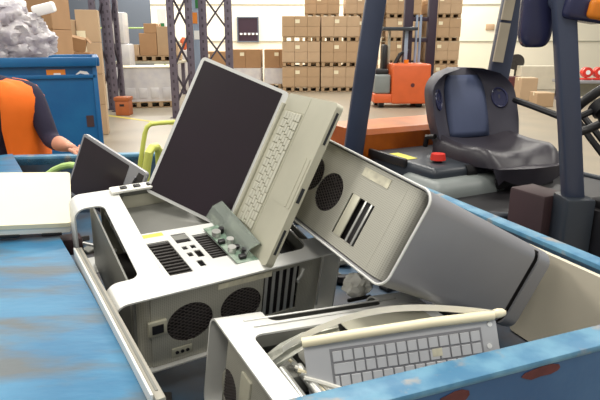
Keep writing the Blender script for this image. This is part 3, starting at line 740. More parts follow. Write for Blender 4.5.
for i in (0, 16): cu.grid([[r[i] for r in t_], [r[i] for r in b_]])
cu.grid([t_[0], b_[0]]); cu.grid([t_[-1], b_[-1]])
bmesh.ops.remove_doubles(cu.bm, verts=list(cu.bm.verts), dist=1e-4)
cuo = cu.build('seat_cushion', M['seat'], fk, 60); cuo.matrix_basis = seatM
q = cupt(-.99, .68, True); MB().cyl((q.x, q.y-.035, .995), (q.x, q.y+.02, .995), .034, 16).build('adjuster_knob', M['black'], cuo)
MB().bx(SX+.02, SX+.42, SY-.2, SY+.2, .90, .97, bev=.01).build('seat_base', M['black'], fk)
MB().tube([(SX-.02, SY-.27, 1.06), (SX-.0, SY-.275, 1.11), (SX+.05, SY-.26, 1.12)], .014, 8).build('belt_buckle', M['black'], cuo)
# overhead guard posts
def post(pts, wd, dp, name, m, **k):
    b = MB()
    for a, c in zip(pts, pts[1:]): b.bar(F(a), F(c), wd, dp, side=FI.to_3x3() @ V(1, 0, 0), bev=.012)
    return b.build(name, M[m], fk)
yr = 2.94
pA, pB = aty(350, 158, yr), aty(375, 0, yr); pT = pA+(pB-pA)*((2.15-pA.z)/(pB.z-pA.z))
post([pA-V(0, 0, .1), pT], .102, .07, 'rear_post', 'navy_steel')
yl = 3.39
pA2, pB2 = aty(495, 90, yl), aty(513, 0, yl); pT2 = pA2+(pB2-pA2)*((2.15-pA2.z)/(pB2.z-pA2.z)); pA2b = pA2-(pB2-pA2)*((pA2.z-.95)/(pB2.z-pA2.z))
rp = post([pA2b, pT2], .118, .07, 'rear_post', 'navy_steel')
dv = (pB2-pA2).normalized()
for t0, t1 in ((20, 0), (62, 23), (0, -40)):
    a = aty(507-t0*0.2+3, t0, yl-.06); c = aty(507-t1*.2+3, t1, yl-.06)
    MB().bar(F(a), F(c), .056, .02, side=FI.to_3x3() @ V(1, 0, 0)).build('pale_insert', M['insert'], rp, 0)
yf = 1.87
pA3, pB3 = aty(573, 205, yf), aty(564, 12, yf); pT3 = pA3+(pB3-pA3)*((2.15-pA3.z)/(pB3.z-pA3.z))
fp = post([pA3, pT3], .066, .055, 'front_post', 'guard')
foot = F(pA3); 
b = MB(); b.bar(F(pA3+V(0, 0, .035)), F(V(pA3.x, pA3.y, .3)), .098, .12, side=FI.to_3x3() @ V(1, 0, 0), bev=.01); b.build('post_foot', M['dark_hood'], fk)
q = F(aty(543, 190, 1.98)); 
MB().box((q.x-.02, q.y, .72), (.16, .12, .70), None, .01).build('step_panel', M['brown_panel'], fk)
q = F(aty(596, 192, 1.9)); MB().box((q.x+.06, q.y+.06, .70), (.12, .22, .75), None, .015).build('cowl', M['black'], fk)
pT4 = V(*(FO @ V(.35, .5, 2.15)))
pt = [F(pT), F(pT2), F(pT3)]; q4 = pt[2]+(pt[1]-pt[0])
rf = MB()
for a, c in ((pt[0], pt[1]), (pt[1], q4), (q4, pt[2]), (pt[2], pt[0])): rf.bar(a, c, .08, .07, bev=.01)
rf.build('guard_frame', M['navy_steel'], fk)
for k in range(1, 6):
    t = k/6; MB().bar(pt[0].lerp(pt[2], t), pt[1].lerp(q4, t), .035, .05).build('guard_bar', M['navy_steel'], fk, 0)
MB().bar(q4, V(q4.x+.02, q4.y, .48), .078, .09, bev=.012).build('front_post', M['guard'], fk)
# mirror and amber lamp on the front post
m_ = thing_ = None
q = aty(536, 20, 1.95); s = 1.0/560*1.95
mm = MB(); mm.ball((0, 0, 0), (.052, .035, .10), 4, fn=lambda p: 1/max(.01, (abs(p.x)**4+abs(p.y)**4+abs(p.z)**4)**.25))
mr = mm.build('mirror', M['mirror_back'], fk, 60); mr.location = F(q+V(0, 0, .012)); mr.rotation_euler = (0, 0, -ang)
MB().tube([F(q+V(.03, 0, .075)), F(aty(556, 8, 1.88)), F(aty(566, 10, yf))], .014, 10).build('mirror_arm', M['navy_steel'], fk)
q = aty(592, 11, 1.84); lb = MB(); lb.box((0, 0, 0), (.14, .09, .075), None, .018, 3); lo = lb.build('lamp_housing', M['mirror_back'], fk); lo.location = F(q-V(.02, -.02, -.006)); lo.rotation_euler = (0, .15, -ang)
la = MB(); la.box((0, 0, 0), (.10, .03, .06), None, .014, 3); lq = la.build('amber_lens', M['amber'], fk); lq.location = F(q+V(.02, -.036, 0)); lq.rotation_euler = (0, .15, -ang)
# steering wheel, column, levers
q = F(aty(602, 107, 2.15)); sw = MB()
ax = V(-.75, .0, .66); u = V(0, 1, 0); v_ = ax.cross(u).normalized()
sw.tube([q+(u*math.cos(2*PI*k/32)+v_*math.sin(2*PI*k/32))*.15 for k in range(32)], .017, 10, closed=True)
for k in range(3):
    a = 2*PI*k/3+.5; sw.cyl(q, q+(u*math.cos(a)+v_*math.sin(a))*.15, .013, 8)
sw.cyl(q-ax*.02, q+ax*.02, .045, 16); sw.build('steering_wheel', M['black'], fk, 40)
MB().cyl(q-ax*.02, V(q.x+.32, q.y, .95), .035, 12).build('steering_column', M['black'], fk)
MB().bx(q.x+.16, q.x+.40, -.42, .42, .45, 1.05, bev=.03).build('dash', M['black'], fk)
MB().tube([F(aty(515, 100, 3.05)), F(aty(532, 106, 2.9)), F(aty(556, 115, 2.7)), F(aty(585, 128, 2.5))], .017, 8).build('lever_rail', M['black'], fk)
MB().tube([F(aty(578, 121, 2.4)), F(aty(590, 138, 2.35)), F(aty(604, 156, 2.3))], .014, 8).build('control_lever', M['black'], fk)
MB().tube([F(aty(583, 116, 2.4)), F(aty(596, 132, 2.35)), F(aty(608, 148, 2.3))], .014, 8).build('control_lever', M['black'], fk)
for x_, y_, r_ in ((.62, -.46, .30), (.62, .46, .30), (-.85, -.42, .24), (-.85, .42, .24)):
    wh = MB(); wh.cyl((x_, y_-.09, r_), (x_, y_+.09, r_), r_, 28); wh.cyl((x_, y_-.10, r_), (x_, y_+.10, r_), r_*.5, 20); wh.build('wheel', M['black'], fk)
for y_ in (-.28, .28): MB().bx(.98, 1.08, y_-.05, y_+.05, .1, 2.1, bev=.01).build('mast_rail', M['navy_steel'], fk)
for y_ in (-.2, .2): MB().bx(1.08, 2.0, y_-.06, y_+.06, .08, .12, bev=.01).build('fork', M['dark_metal'], fk)
MB().bx(.8, 1.08, -.3, .3, .3, .42, bev=.01).build('mast_mount', M['dark_metal'], fk)

# ================================================================== second blue bin with film waste
y2 = 4.5
tl, tr = aty(-60, 55, y2), aty(95, 58, y2)
zt = aty(50, 57, y2).z
b2 = thing('waste_skip', 'deep blue steel bin full of plastic film behind the worker', 'skip', rz(.35, (tr.x, y2, 0)))
W2, D2 = 1.7, .95
MB().bx(-W2, 0, 0, .02, .12, zt-.06).build('front_wall', M['bin2'], b2, 0)
MB().bx(-.02, 0, .0, D2, .12, zt-.06).build('side_wall', M['bin2'], b2, 0)
MB().bx(-W2, -W2+.02, .0, D2, .12, zt-.06).build('side_wall', M['bin2'], b2, 0)
MB().bx(-W2, 0, D2-.02, D2, .12, zt-.06).build('back_wall', M['bin2'], b2, 0)
MB().bx(-W2, 0, 0, D2, .1, .14).build('bottom_plate', M['bin2'], b2, 0)
MB().bx(-W2-.01, .01, -.035, .02, zt-.07, zt, bev=.01).build('rim', M['bin2'], b2)
MB().bx(-W2-.01, .01, D2-.02, D2+.03, zt-.07, zt, bev=.01).build('rim', M['bin2'], b2)
MB().bx(-.02, .03, 0, D2, zt-.07, zt, bev=.01).build('rim', M['bin2'], b2)
MB().bx(-W2, .0, -.012, 0, zt-.16, zt-.13, bev=.004).build('rib', M['bin2'], b2)
MB().bx(-.03, .005, -.012, .0, .12, zt-.07, bev=.004).build('corner_post', M['bin2'], b2)
a = aty(50, 69, y2-.002)-V(tr.x, y2, 0); c = aty(68, 77, y2-.002)-V(tr.x, y2, 0)
s_ = MB().bx(a.x, c.x, -.003, -.0005, c.z, a.z).build('orange_sticker', M['sign_orange'], b2, 0)
MB().bx(a.x+.05, a.x+.10, -.0045, -.003, c.z, c.z+.035).build('sticker_mark', M['white'], s_, 0)
a = aty(75, 73, y2)-V(tr.x, y2, 0); sc_ = MB(); sc_.prism([(a.x, a.z-.02), (a.x+.05, a.z+.02), (a.x+.10, a.z+.012), (a.x+.13, a.z-.03), (a.x+.10, a.z-.012), (a.x+.05, a.z)], -.003, -.0005, lambda p, q_, h: (p, h, q_)); sc_.build('white_scuff', M['white'], b2, 0)
a = aty(87, 115, y2)-V(tr.x, y2, 0); sc_ = MB().bx(a.x, a.x+.055, -.003, -.0005, a.z-.09, a.z).build('rust_patch', M['brown_panel'], b2, 0)
for x_ in (-W2+.15, -.15):
    for y_ in (.12, D2-.12):
        c_ = MB(); c_.cyl((x_-.025, y_, .06), (x_+.025, y_, .06), .06, 16); c_.bx(x_-.04, x_+.04, y_-.03, y_+.03, .07, .11); c_.build('castor', M['black'], b2)
fm = MB(); rnd = random.Random(5)
def crumple(seed, amp=.22, sc=2.4):
    o_ = V(seed*3.1, seed*1.7, seed)
    return lambda p: .95+amp*noise.noise(p*sc+o_)-amp*1.2*abs(noise.noise(p*sc*1.6-o_))+amp*.5*abs(noise.noise(p*sc*2.7+o_))+amp*.2*noise.noise(p*sc*6+o_)
for px, py, r_ in ((-20, 42, .30), (8, 40, .27), (28, 30, .30), (42, 45, .22), (57, 42, .2), (34, 22, .22), (18, 50, .25), (45, 28, .20), (-10, 18, .3), (15, 16, .24)):
    q = aty(px, py, y2+.42); fm.ball(q, (r_, r_*.9, r_*.72), 4, fn=crumple(px*.31+py))
fm.bx(tr.x-W2+.04, tr.x-.04, y2+.04, y2+D2-.05, zt-.25, zt-.06)
fm.bm.transform(Matrix.Translation(V(tr.x, y2, 0)) @ Matrix.Rotation(.35, 4, 'Z') @ Matrix.Translation(V(-tr.x, -y2, 0)))
tag(fm.build('plastic_film_heap', M['film'], smooth=50), 'heap of crumpled clear plastic film rising from the deep blue bin', 'plastic film', kind='stuff')
for k, (px, py, sx, sz, rot) in enumerate(((12, 5, .19, .1, .2), (44, 9, .17, .085, -.25))):
    q = aty(px, py, y2+.3); fo = MB(); fo.box((0, 0, 0), (sx, .14, sz), None, .02); o = fo.build('foam_block', M['white'])
    o.location = q; o.rotation_euler = (0.1, rot, .2)
    tag(o, ('white foam block at the far left on top of the plastic film heap', 'white foam block on the right shoulder of the plastic film heap')[k], 'foam', 'white foam blocks')

# ================================================================== the worker in the orange vest
def skin_body(name, chains, mats, fn_mat, parent=None, sub=2):
    me = bpy.data.meshes.new(name); vs = []; es = []; rs = []; idx = {}
    for ch in chains:
        prev = None
        for key, p, r in ch:
            if key not in idx: idx[key] = len(vs); vs.append(p); rs.append(r)
            if prev is not None: es.append((prev, idx[key]))
            prev = idx[key]
    me.from_pydata(vs, es, []); o = bpy.data.objects.new(name, me); COL.objects.link(o)
    sm_ = o.modifiers.new('skin', 'SKIN'); sm_.use_smooth_shade = True
    for i, r in enumerate(rs):
        d = me.skin_vertices[0].data[i]; d.radius = r if isinstance(r, tuple) else (r, r); d.use_root = (i == 0)
    o.modifiers.new('sub', 'SUBSURF').levels = sub
    dg = bpy.context.evaluated_depsgraph_get(); m2 = bpy.data.meshes.new_from_object(o.evaluated_get(dg)); o.modifiers.clear(); o.data = m2
    m2.materials.clear()
    for m in mats: m2.materials.append(m)
    for p in m2.polygons: p.material_index = fn_mat(p.center); p.use_smooth = True
    if parent: o.parent = parent
    return o
PO = V(-1.60, 2.87, 0)
per = thing('person', 'person in an orange hi-vis vest over navy sleeves, leaning at the back of the skip', 'person', PO)
lw = [F_ for F_ in ()]
shL = V(-1.355, 2.85, 1.355)-PO; elL = V(-1.255, 2.80, 1.11)-PO; wrL = V(-1.095, 2.63, 1.11)-PO
hdp = V(-.17, -.12, 1.60)
chains = [
 [('pel', V(0, .0, .95), (.155, .12)), ('wst', V(.01, .0, 1.08), (.15, .115)), ('chs', V(.02, -.02, 1.27), (.175, .125)), ('nb', V(-.03, -.04, 1.42), (.075, .07)), ('nk', V(-.07, -.055, 1.465), .055), ('hd0', V(-.10, -.075, 1.52), .065), ('hd1', V(-.125, -.09, 1.59), .08), ('hd2', V(-.13, -.095, 1.655), .065)],
 [('chs', 0, 0), ('cl', shL*.6+V(.02, -.02, 1.37)*.4, .07), ('shl', shL, .068), ('ual', (shL+elL)/2, .056), ('ell', elL, .047), ('fal', elL.lerp(wrL, .5), .041), ('wrl', wrL, (.030, .024)), ('pal', wrL+(wrL-elL).normalized()*.05, (.042, .018))],
 [('chs', 0, 0), ('cr', V(-.16, -.02, 1.37), .07), ('shr', V(-.24, -.03, 1.36), .066), ('uar', V(-.29, -.08, 1.23), .055), ('elr', V(-.33, -.06, 1.11), .046), ('far', V(-.27, -.14, 1.04), .04), ('wrr', V(-.20, -.20, .98), (.03, .024)), ('par', V(-.16, -.23, .95), (.042, .018))],
]
for s in (-1, 1):
    chains.append([('pel', 0, 0), ('hp%d' % s, V(.09*s, .0, .88), .095), ('th%d' % s, V(.10*s, -.01, .68), .08), ('kn%d' % s, V(.105*s, -.02, .49), .06), ('cf%d' % s, V(.11*s, .01, .33), .055), ('an%d' % s, V(.115*s, .02, .10), .042), ('ft%d' % s, V(.12*s, -.04, .055), (.045, .04)), ('to%d' % s, V(.125*s, -.15, .04), (.042, .03))])
def pm(c):
    if c.z < .16: return 3
    if (c-wrL).length < .13 and (c-elL).length > .11: return 0
    if (c-V(-.18, -.22, .96)).length < .13: return 0
    if c.z > 1.46: return 0
    if c.z < 1.0: return 2
    return 1
body = skin_body('body', chains, [M['skin'], M['navy'], M['trousers'], M['black']], pm, per)
def hand(base, dirv, up, sgn):
    dirv = dirv.normalized(); side = dirv.cross(up).normalized()*sgn; up = side.cross(dirv)*sgn
    for k, (o_, l_) in enumerate(((-.028, .068), (-.010, .078), (.010, .073), (.027, .058))):
        a = base+dirv*.02+side*o_; pts = [a, a+dirv*(.035+l_*.3)-up*.002, a+dirv*(.035+l_*.65)-up*.014, a+dirv*(.032+l_*.9)-up*.034]
        MB().tube(pts, .009, 8, rs=[.0095, .0095, .0088, .0065]).build('finger', M['skin'], per, 60)
    a = base-dirv*.015-side*.030; MB().tube([a, a+dirv*.025-side*.022-up*.006, a+dirv*.055-side*.03-up*.016], .010, 8, rs=[.013, .0105, .0075]).build('thumb', M['skin'], per, 60)
hand(wrL+(wrL-elL).normalized()*.05, (wrL-elL), V(0, 0, 1), 1)
hand(V(-.16, -.23, .95), V(.04, -.03, -.03), V(0, -.5, 1).normalized(), -1)
# head: face and hair
hc = V(-.13, -.10, 1.60); fd = V(.25, -1, -.35).normalized(); rt = V(1, .25, .1).normalized(); upv = rt.cross(fd).normalized(); upv = upv if upv.z > 0 else -upv
hb_ = MB(); hb_.ball(hc, (.074, .092, .108), 3, rot=Euler((.3, -.1, .24))); hb_.ball(hc+fd*.092-upv*.012, (.014, .02, .022), 2); 
for s in (-1, 1): hb_.ball(hc+rt*.076*s-upv*.005, (.012, .02, .03), 2)
hb_.build('head', M['skin'], per, 60)
for s in (-1, 1): MB().ball(hc+fd*.082+rt*.031*s+upv*.014, (.011, .008, .008), 2).build('eye', M['white'], per, 60)
MB().tube([hc+fd*.080-upv*.052-rt*.022, hc+fd*.088-upv*.05, hc+fd*.080-upv*.052+rt*.022], .005, 6).build('mouth', M['rust'], per, 60)
MB().ball(hc-fd*.018+upv*.030, (.082, .095, .092), 3, rot=Euler((.3, -.1, .24))).build('hair', M['hair'], per, 60)
# vest: open-fronted shell around the torso
vt = MB(); P = []
lv = [(.94, .225, .15, .0, .0), (1.05, .222, .145, .01, .0), (1.18, .205, .155, .015, -.01), (1.26, .222, .155, .02, -.02), (1.33, .225, .145, .015, -.025), (1.375, .205, .13, .01, -.03), (1.402, .165, .11, .0, -.03), (1.415, .11, .09, -.01, -.035)]
for z, rx, ry, cx, cy in lv:
    row = []
    for k in range(41):
        a = -PI/2+.30+(2*PI-.60)*k/40
        sx = math.copysign(abs(math.cos(a))**.75, math.cos(a)); sy = math.copysign(abs(math.sin(a))**.75, math.sin(a))
        row.append(V(cx+.055+sx*rx*1.02, cy+sy*ry*1.05, z+.02*(abs(sx) > .6)*0+.004*math.sin(9*a+z*20)))
    P.append(row)
vt.grid(P); vo = vt.build('vest', M['vest'], per, 60); vo.modifiers.new('thick', 'SOLIDIFY').thickness = .006
cl_ = MB(); cl_.tube([V(-.01+.085*math.cos(a), -.035+.07*math.sin(a), 1.412+.012*math.sin(a)) for a in [2*PI*k/20 for k in range(20)]], .018, 8, closed=True); cl_.build('collar', M['navy'], per, 60)

# ================================================================== background of the hall
# pallet and carton prototypes
def mk_pallet(label, M4, group=None):
    t = thing('pallet', label, 'pallet', M4, group)
    tb_ = MB().bx(-.58, .58, -.11, .11, .125, .145).build('top_board', M['pallet'], t, 0); tb_.location = (0, -.47, 0)
    for k in range(1, 5): inst(tb_, 'top_board', t, (0, -.47+k*.235, 0))
    be = MB().bx(-.05, .05, -.58, .58, .02, .125).build('bearer', M['pallet'], t, 0); be.location = (-.53, 0, 0)
    for k in range(1, 5): inst(be, 'bearer', t, (-.53+.265*k, 0, 0))
    bb = MB().bx(-.58, .58, -.06, .06, 0, .02).build('bottom_board', M['pallet'], t, 0); bb.location = (0, -.5, 0)
    for k in range(1, 3): inst(bb, 'bottom_board', t, (0, -.5+.5*k, 0))
    return t
def mk_load(label, M4, m, h=.618, nx=3, ny=2, nz=2, wx=1.2, group=None):
    t = thing('carton_load', label, 'cartons', M4, group); sx, sy, sz = wx/nx, wx/ny, h/nz
    c = None
    for k in range(nz):
        for i in range(nx):
            for j in range(ny):
                if c is None: c = MB().box((0, 0, 0), (sx-.006, sy-.006, sz-.004), None, .006, 1).build('carton', M[m], t, 0); o = c
                else: o = c.copy(); COL.objects.link(o)
                o.parent = t; o.location = (-wx/2+(i+.5)*sx+random.uniform(-.002, .002), -wx/2+(j+.5)*sy+random.uniform(-.002, .002), (k+.5)*sz+.002)
    lb = MB().bx(-.08, .06, -wx/2-.006, -wx/2-.001, h*.66, h*.84).build('paper_label', M['cream'], t, 0); lb.location = (-.1, 0, 0)
    return t
lev = ['bottom', 'second', 'third', 'top']; lev3 = ['bottom', 'middle', 'top']
pP = None
def unit(x, y, z, rot, where, m, levname, name):
    global pP
    lab = 'pallet under the %s load, %s' % (levname, where)
    M4 = rz(rot, (x, y, z))
    if pP is None: pP = mk_pallet(lab, M4, 'pallets at the back of the hall')
    else:
        c = copy_tree(pP); c.matrix_world = M4; c['label'] = lab
    mk_load('%s carton load, %s of %s' % (name, levname, where), rz(rot, (x, y, z+.147)), m, group='carton loads stacked at the back of the hall')
fx = [aty(301, 80, 18.3).x, aty(339.5, 80, 18.3).x]
for i, x in enumerate(fx):
    for k in range(3): unit(x, 18.9, .775*k, 0, ('front left stack of far cartons', 'front right stack of far cartons')[i], ('kraft', 'kraft2')[(i+k) % 2], lev3[k], ('brown', 'pale brown')[(i+k) % 2])
nm = ['first', 'second', 'third', 'fourth', 'fifth']
for i in range(4):
    x = aty(321+38.8*i, 60, 20.9).x
    for k in range(4): unit(x, 20.9, .775*k, 0, 'rear row, %s stack from the left' % nm[i], ('kraft2', 'kraft')[(i+k) % 2], lev[k], ('pale brown', 'brown')[(i+k) % 2])

# wrapped pallets with cartons on top (centre left)
def wrapped(label, x, y, w_, d_, h_, m='wrap', z=0, seed=1):
    t = thing('wrapped_load', label, 'wrapped goods', (x, y, z), 'white wrapped pallet loads')
    o = MB(); n = 24; P = []
    for j in range(9):
        v = j/8; row = []
        for k in range(n+1):
            a = 2*PI*k/n; c, s = math.cos(a), math.sin(a); e = .18
            X = math.copysign(abs(c)**e, c)*w_/2*(1-.02*v); Yy = math.copysign(abs(s)**e, s)*d_/2*(1-.02*v)
            q = .02*noise.noise(V(X*4+seed, Yy*4, v*6)); row.append(V(X*(1+q), Yy*(1+q), h_*v))
        P.append(row)
    o.grid(P); o.raw(P[-1][:-1], [list(range(n))]); bmesh.ops.remove_doubles(o.bm, verts=list(o.bm.verts), dist=1e-5)
    o.build('wrapped_body', M[m], t, 40)
    return t
for i, px in enumerate((212, 246, 280)):
    q = aty(px, 80, 19.8)
    lab = ('left', 'middle', 'right')[i]
    c = copy_tree(pP); c.matrix_world = rz(0, (q.x, 20.2, 0)); c['label'] = 'wooden pallet under the %s of three white wrapped loads behind the laptop' % lab
    wrapped('white wrapped load, %s of the three behind the open laptop' % lab, q.x, 20.2, 1.1, 1.08, .52, z=.147, seed=i*5)
    mk_load('row of kraft cartons on the %s white wrapped load' % lab, rz(0, (q.x, 20.3, .668)), 'kraft3', h=.62, nx=2, ny=1, nz=1, wx=1.06) if i != 0 else mk_load('row of kraft cartons on the left white wrapped load', rz(0, (q.x, 20.3, .668)), 'kraft3', h=.55, nx=2, ny=1, nz=1, wx=1.0)

# wrapped pallet near the racks
q = aty(143, 100, 14.0)
c = copy_tree(pP); c.matrix_world = rz(.28, (q.x+.05, 14.4, 0)); c['label'] = 'pallet under the large white wrapped load between the two rack frames'
wl = wrapped('large white wrapped load with a cream top sheet between the two rack frames', q.x+.05, 14.4, 1.2, 1.0, .80, z=.147, seed=9); wl.rotation_euler = (0, 0, .28)
tp = MB().box((0, 0, .815), (1.22, 1.02, .03), None, .012); tp.build('top_sheet', M['cream'], wl)
MB().box((-.615, 0, .4), (.02, .96, .7), None, .006).build('card_side', M['kraft2'], wl)
for k in range(4): MB().box((-.42+.28*k, -.505, .2), (.20, .02, .25), None, .01).build('wrapped_bundle', M['wrap'], wl)
# cartons on a pallet behind it, raised on a low platform
q = aty(153, 64, 16.6); 
pl = thing('low_platform', 'grey low platform carrying cartons behind the large white wrapped load', 'platform', (q.x, 16.9, 0))
MB().bx(-1.1, .8, -.6, .6, .95, 1.02, bev=.01).build('deck', M['alu_warm'], pl)
for x_ in (-1.0, .7):
    for y_ in (-.5, .5): MB().bx(x_-.05, x_+.05, y_-.05, y_+.05, 0, .95).build('leg', M['rack'], pl, 0)
c = copy_tree(pP); c.matrix_world = rz(0, (q.x+.1, 16.9, 1.022)); c['label'] = 'pallet of cartons on the low grey platform at left'
z0 = 1.022+.147
for k, (dx, dz, sx, sz, m) in enumerate(((-.20, 0, .50, .62, 'kraft3'), (.23, 0, .34, .80, 'kraft'), (.53, 0, .24, .34, 'kraft2'), (-.57, 0, .2, .3, 'kraft2'), (-.12, .622, .36, .26, 'kraft3'))):
    o = MB().bx(-sx/2, sx/2, -.3, .3, 0, sz, bev=.01, seg=1); t = thing('carton', ['broad brown carton on the low platform pallet', 'tall tan carton on the low platform pallet', 'small pale carton at the right end of the low platform pallet', 'small pale carton at the left end of the low platform pallet', 'small brown carton on top of the broad brown one, low platform'][k], 'box', (q.x+.1+dx, 16.9, z0+dz), 'cartons on the low platform')
    o.build('box_body', M[m], t); MB().bx(-sx/2-.001, sx/2+.001, -.03, .03, sz-.05, sz+.002).build('tape', M['cream'], t, 0)
# white stack behind left rack
q = aty(125, 60, 15.6)
t = thing('wrapped_stack', 'tall narrow white wrapped stack behind the left rack frame', 'wrapped goods', (q.x, 15.6, 0))
for k, (dx, z0_, z1_, w0) in enumerate(((0, 0, .9, .42), (.03, .9, 1.5, .36), (-.05, 1.5, 2.3, .30))): MB().bx(dx-w0/2, dx+w0/2, -.25, .25, z0_, z1_, bev=.04).build('wrapped_bale', M['wrap'], t)
# kraft cartons behind the blue bin
q = aty(82, 40, 9.6)
t = mk_load('tall stack of pale kraft cartons behind the deep blue bin', rz(.25, (q.x+.02, 9.9, 0)), 'kraft2', h=2.08, nx=1, ny=1, nz=4, wx=.36)
t = mk_load('lower leaning stack of kraft cartons left of the tall one behind the blue bin', rz(-.15, (aty(62, 40, 9.5).x, 9.6, 0)), 'kraft2', h=1.92, nx=1, ny=1, nz=4, wx=.30)
q = aty(70, 40, 8.6); o = MB().box((0, 0, 0), (.30, .3, .20), None, .006, 1); t = thing('carton', 'open brown carton tilted on top of the stacks behind the blue bin', 'box', rz(.3, (q.x, 8.8, 1.55)))
t.rotation_euler = (.1, .25, .3); o.build('box_body', M['kraft3'], t); MB().box((.17, 0, .09), (.1, .28, .006), Euler((0, .6, 0))).build('flap', M['kraft3'], t, 0)
bs = mk_load('broad stack of brown cartons under the tilted open carton behind the blue bin', rz(.2, (q.x, 8.85, 0)), 'kraft3', h=1.42, nx=1, ny=1, nz=3, wx=.42)
# reddish carton above the film heap at far left and dark column
q = aty(24, 3, 7.5); t = mk_load('red-brown carton stack behind the plastic film heap', rz(.1, (q.x, 7.6, 0)), 'kraft3', h=2.3, nx=2, ny=1, nz=4, wx=.8)
q = aty(63, 10, 12.6); t = thing('steel_column', 'dark brown steel column rising behind the plastic film heap', 'column', (q.x, 12.6, 0))
MB().bx(-.09, .09, -.015, .015, 0, 4.5).build('web', M['brown_panel'], t, 0)
for s in (-1, 1): MB().bx(s*.09-.012, s*.09+.012, -.09, .09, 0, 4.5).build('flange', M['brown_panel'], t, 0)

# racking end frames
def rack(label, pxa, pxb, y, wpost, m='rack', braces='x', top=4.2, mb='rack_dark'):
    a, b_ = aty(pxa, 60, y), aty(pxb, 60, y+.25); t = thing('rack_frame', label, 'rack', (a.x, y, 0), 'rack end frames')
    B = V(b_.x-a.x, .25, 0)
    for p in (V(0, 0, 0), B):
        MB().bx(p.x-wpost/2, p.x+wpost/2, p.y-.05, p.y+.05, 0, top, bev=.008).build('upright', M[m], t)
        MB().bx(p.x-wpost/2-.04, p.x+wpost/2+.04, p.y-.09, p.y+.09, 0, .015).build('foot_plate', M[mb], t, 0)
        hm = MB()
        for k in range(int(top/.16)): hm.bx(p.x-.018, p.x+.018, p.y-.053, p.y-.049, .1+.16*k, .16+.16*k)
        ho = hm.build('punched_holes', M[mb], t, 0); ho['kind'] = 'stuff'
    z = .25; k = 0; st_ = .75
    while z+st_ < top:
        u, v = (V(0, 0, z), B+V(0, 0, z+st_)); 
        if k % 2 and braces == 'z': u, v = B+V(0, 0, z), V(0, 0, z+st_)
        MB().bar(u, v, .05, .03).build('brace', M[mb], t, 0)
        if braces == 'x': MB().bar(B+V(0, 0, z)+V(0, .02, 0), V(0, .02, z+st_), .05, .03).build('brace', M[mb], t, 0)
        z += st_ if braces == 'z' else st_+.02; k += 1
    return t
rack('near rack upright frame at left, lattice braced, beside the blue bin', 97, 108, 13.2, .13, braces='z')
rack('slim rack frame just right of the left lattice frame', 112.5, 119.5, 13.1, .11, braces='z')
rack('rack frame with crossed braces left of the open laptop screen', 173, 191, 12.0, .14)
rack('rack frame with crossed braces above the open laptop screen', 204.5, 229.5, 12.6, .16)
q = aty(197, 60, 13.6); t = thing('blue_column', 'pale blue column with small notices between the two crossed rack frames', 'column', (q.x, 13.6, 0))
MB().bx(-.09, .09, -.06, .06, 0, 4.5, bev=.01).build('shaft', M['rack_blue'], t)
a = aty(193, 18, 13.5); MB().bx(a.x-q.x-.07, a.x-q.x+.09, -.075, -.062, a.z-.12, a.z+.12).build('orange_notice', M['sign_orange'], t, 0)
a = aty(198, 4, 13.5); MB().bx(a.x-q.x-.07, a.x-q.x+.07, -.075, -.062, a.z-.09, a.z+.14).build('green_notice', M['green'], t, 0)
a = aty(196, 35, 13.5); MB().bx(a.x-q.x-.05, a.x-q.x+.07, -.075, -.062, a.z-.10, a.z+.1).build('white_notice', M['white'], t, 0)
# orange-brown crate by left rack
q = atz(122, 116, 0); q = V(q.x, q.y, 0); t = thing('crate', 'small orange-brown crate standing on the floor at the foot of the left rack', 'crate', (q.x, q.y+.2, 0))
MB().bx(-.15, .15, -.15, .15, 0, .32, bev=.015).build('body', M['crate'], t); MB().bx(-.165, .165, -.165, .165, .32, .40, bev=.012).build('rim', M['crate'], t)
MB().bx(-.05, .05, -.153, -.149, .2, .25).build('hand_slot', M['black'], t, 0)
# white sign board with green mark in front of the slate wall
a, c = aty(157, 9, 21), aty(167, 32, 21); t = thing('sign_board', 'tall white board with a green mark hanging beside the slate wall', 'sign', ((a.x+c.x)/2, 21, 0))
MB().bx(-(c.x-a.x)/2, (c.x-a.x)/2, -.03, .03, c.z, a.z).build('board', M['white'], t, 0)
MB().bx(-.06, .08, -.036, -.03, c.z+.05, c.z+.3).build('green_mark', M['green'], t, 0)
MB().bx(-.03, .03, -.0, .03, 0, c.z).build('stand', M['rack'], t, 0)
q = aty(184, 43, 19.0); t = thing('orange_bag', 'small orange bundle on the floor stack seen through the crossed rack frame', 'bag', (q.x, 19.0, 0))
MB().bx(-.2, .2, -.2, .2, 0, q.z-.22, bev=.03).build('white_stack', M['wrap'], t); MB().ball((0, -.02, q.z-.02), (.13, .13, .23), 3, fn=crumple(4, .2)).build('bundle', M['orange'], t, 30)
a0, a1 = aty(122, 28, 20), aty(160, 28, 20); t = MB(); t.cyl(a0-V(2, 0, 0), a1+V(.2, 0, 0), .025, 8); 
for x_ in (a0.x-1.9, a1.x+.1): t.cyl((x_, 20, 0), (x_, 20, a0.z), .03, 8)
tag(t.build('guard_rail', M['lime2']), 'thin pale green rail in front of the slate wall', 'rail')

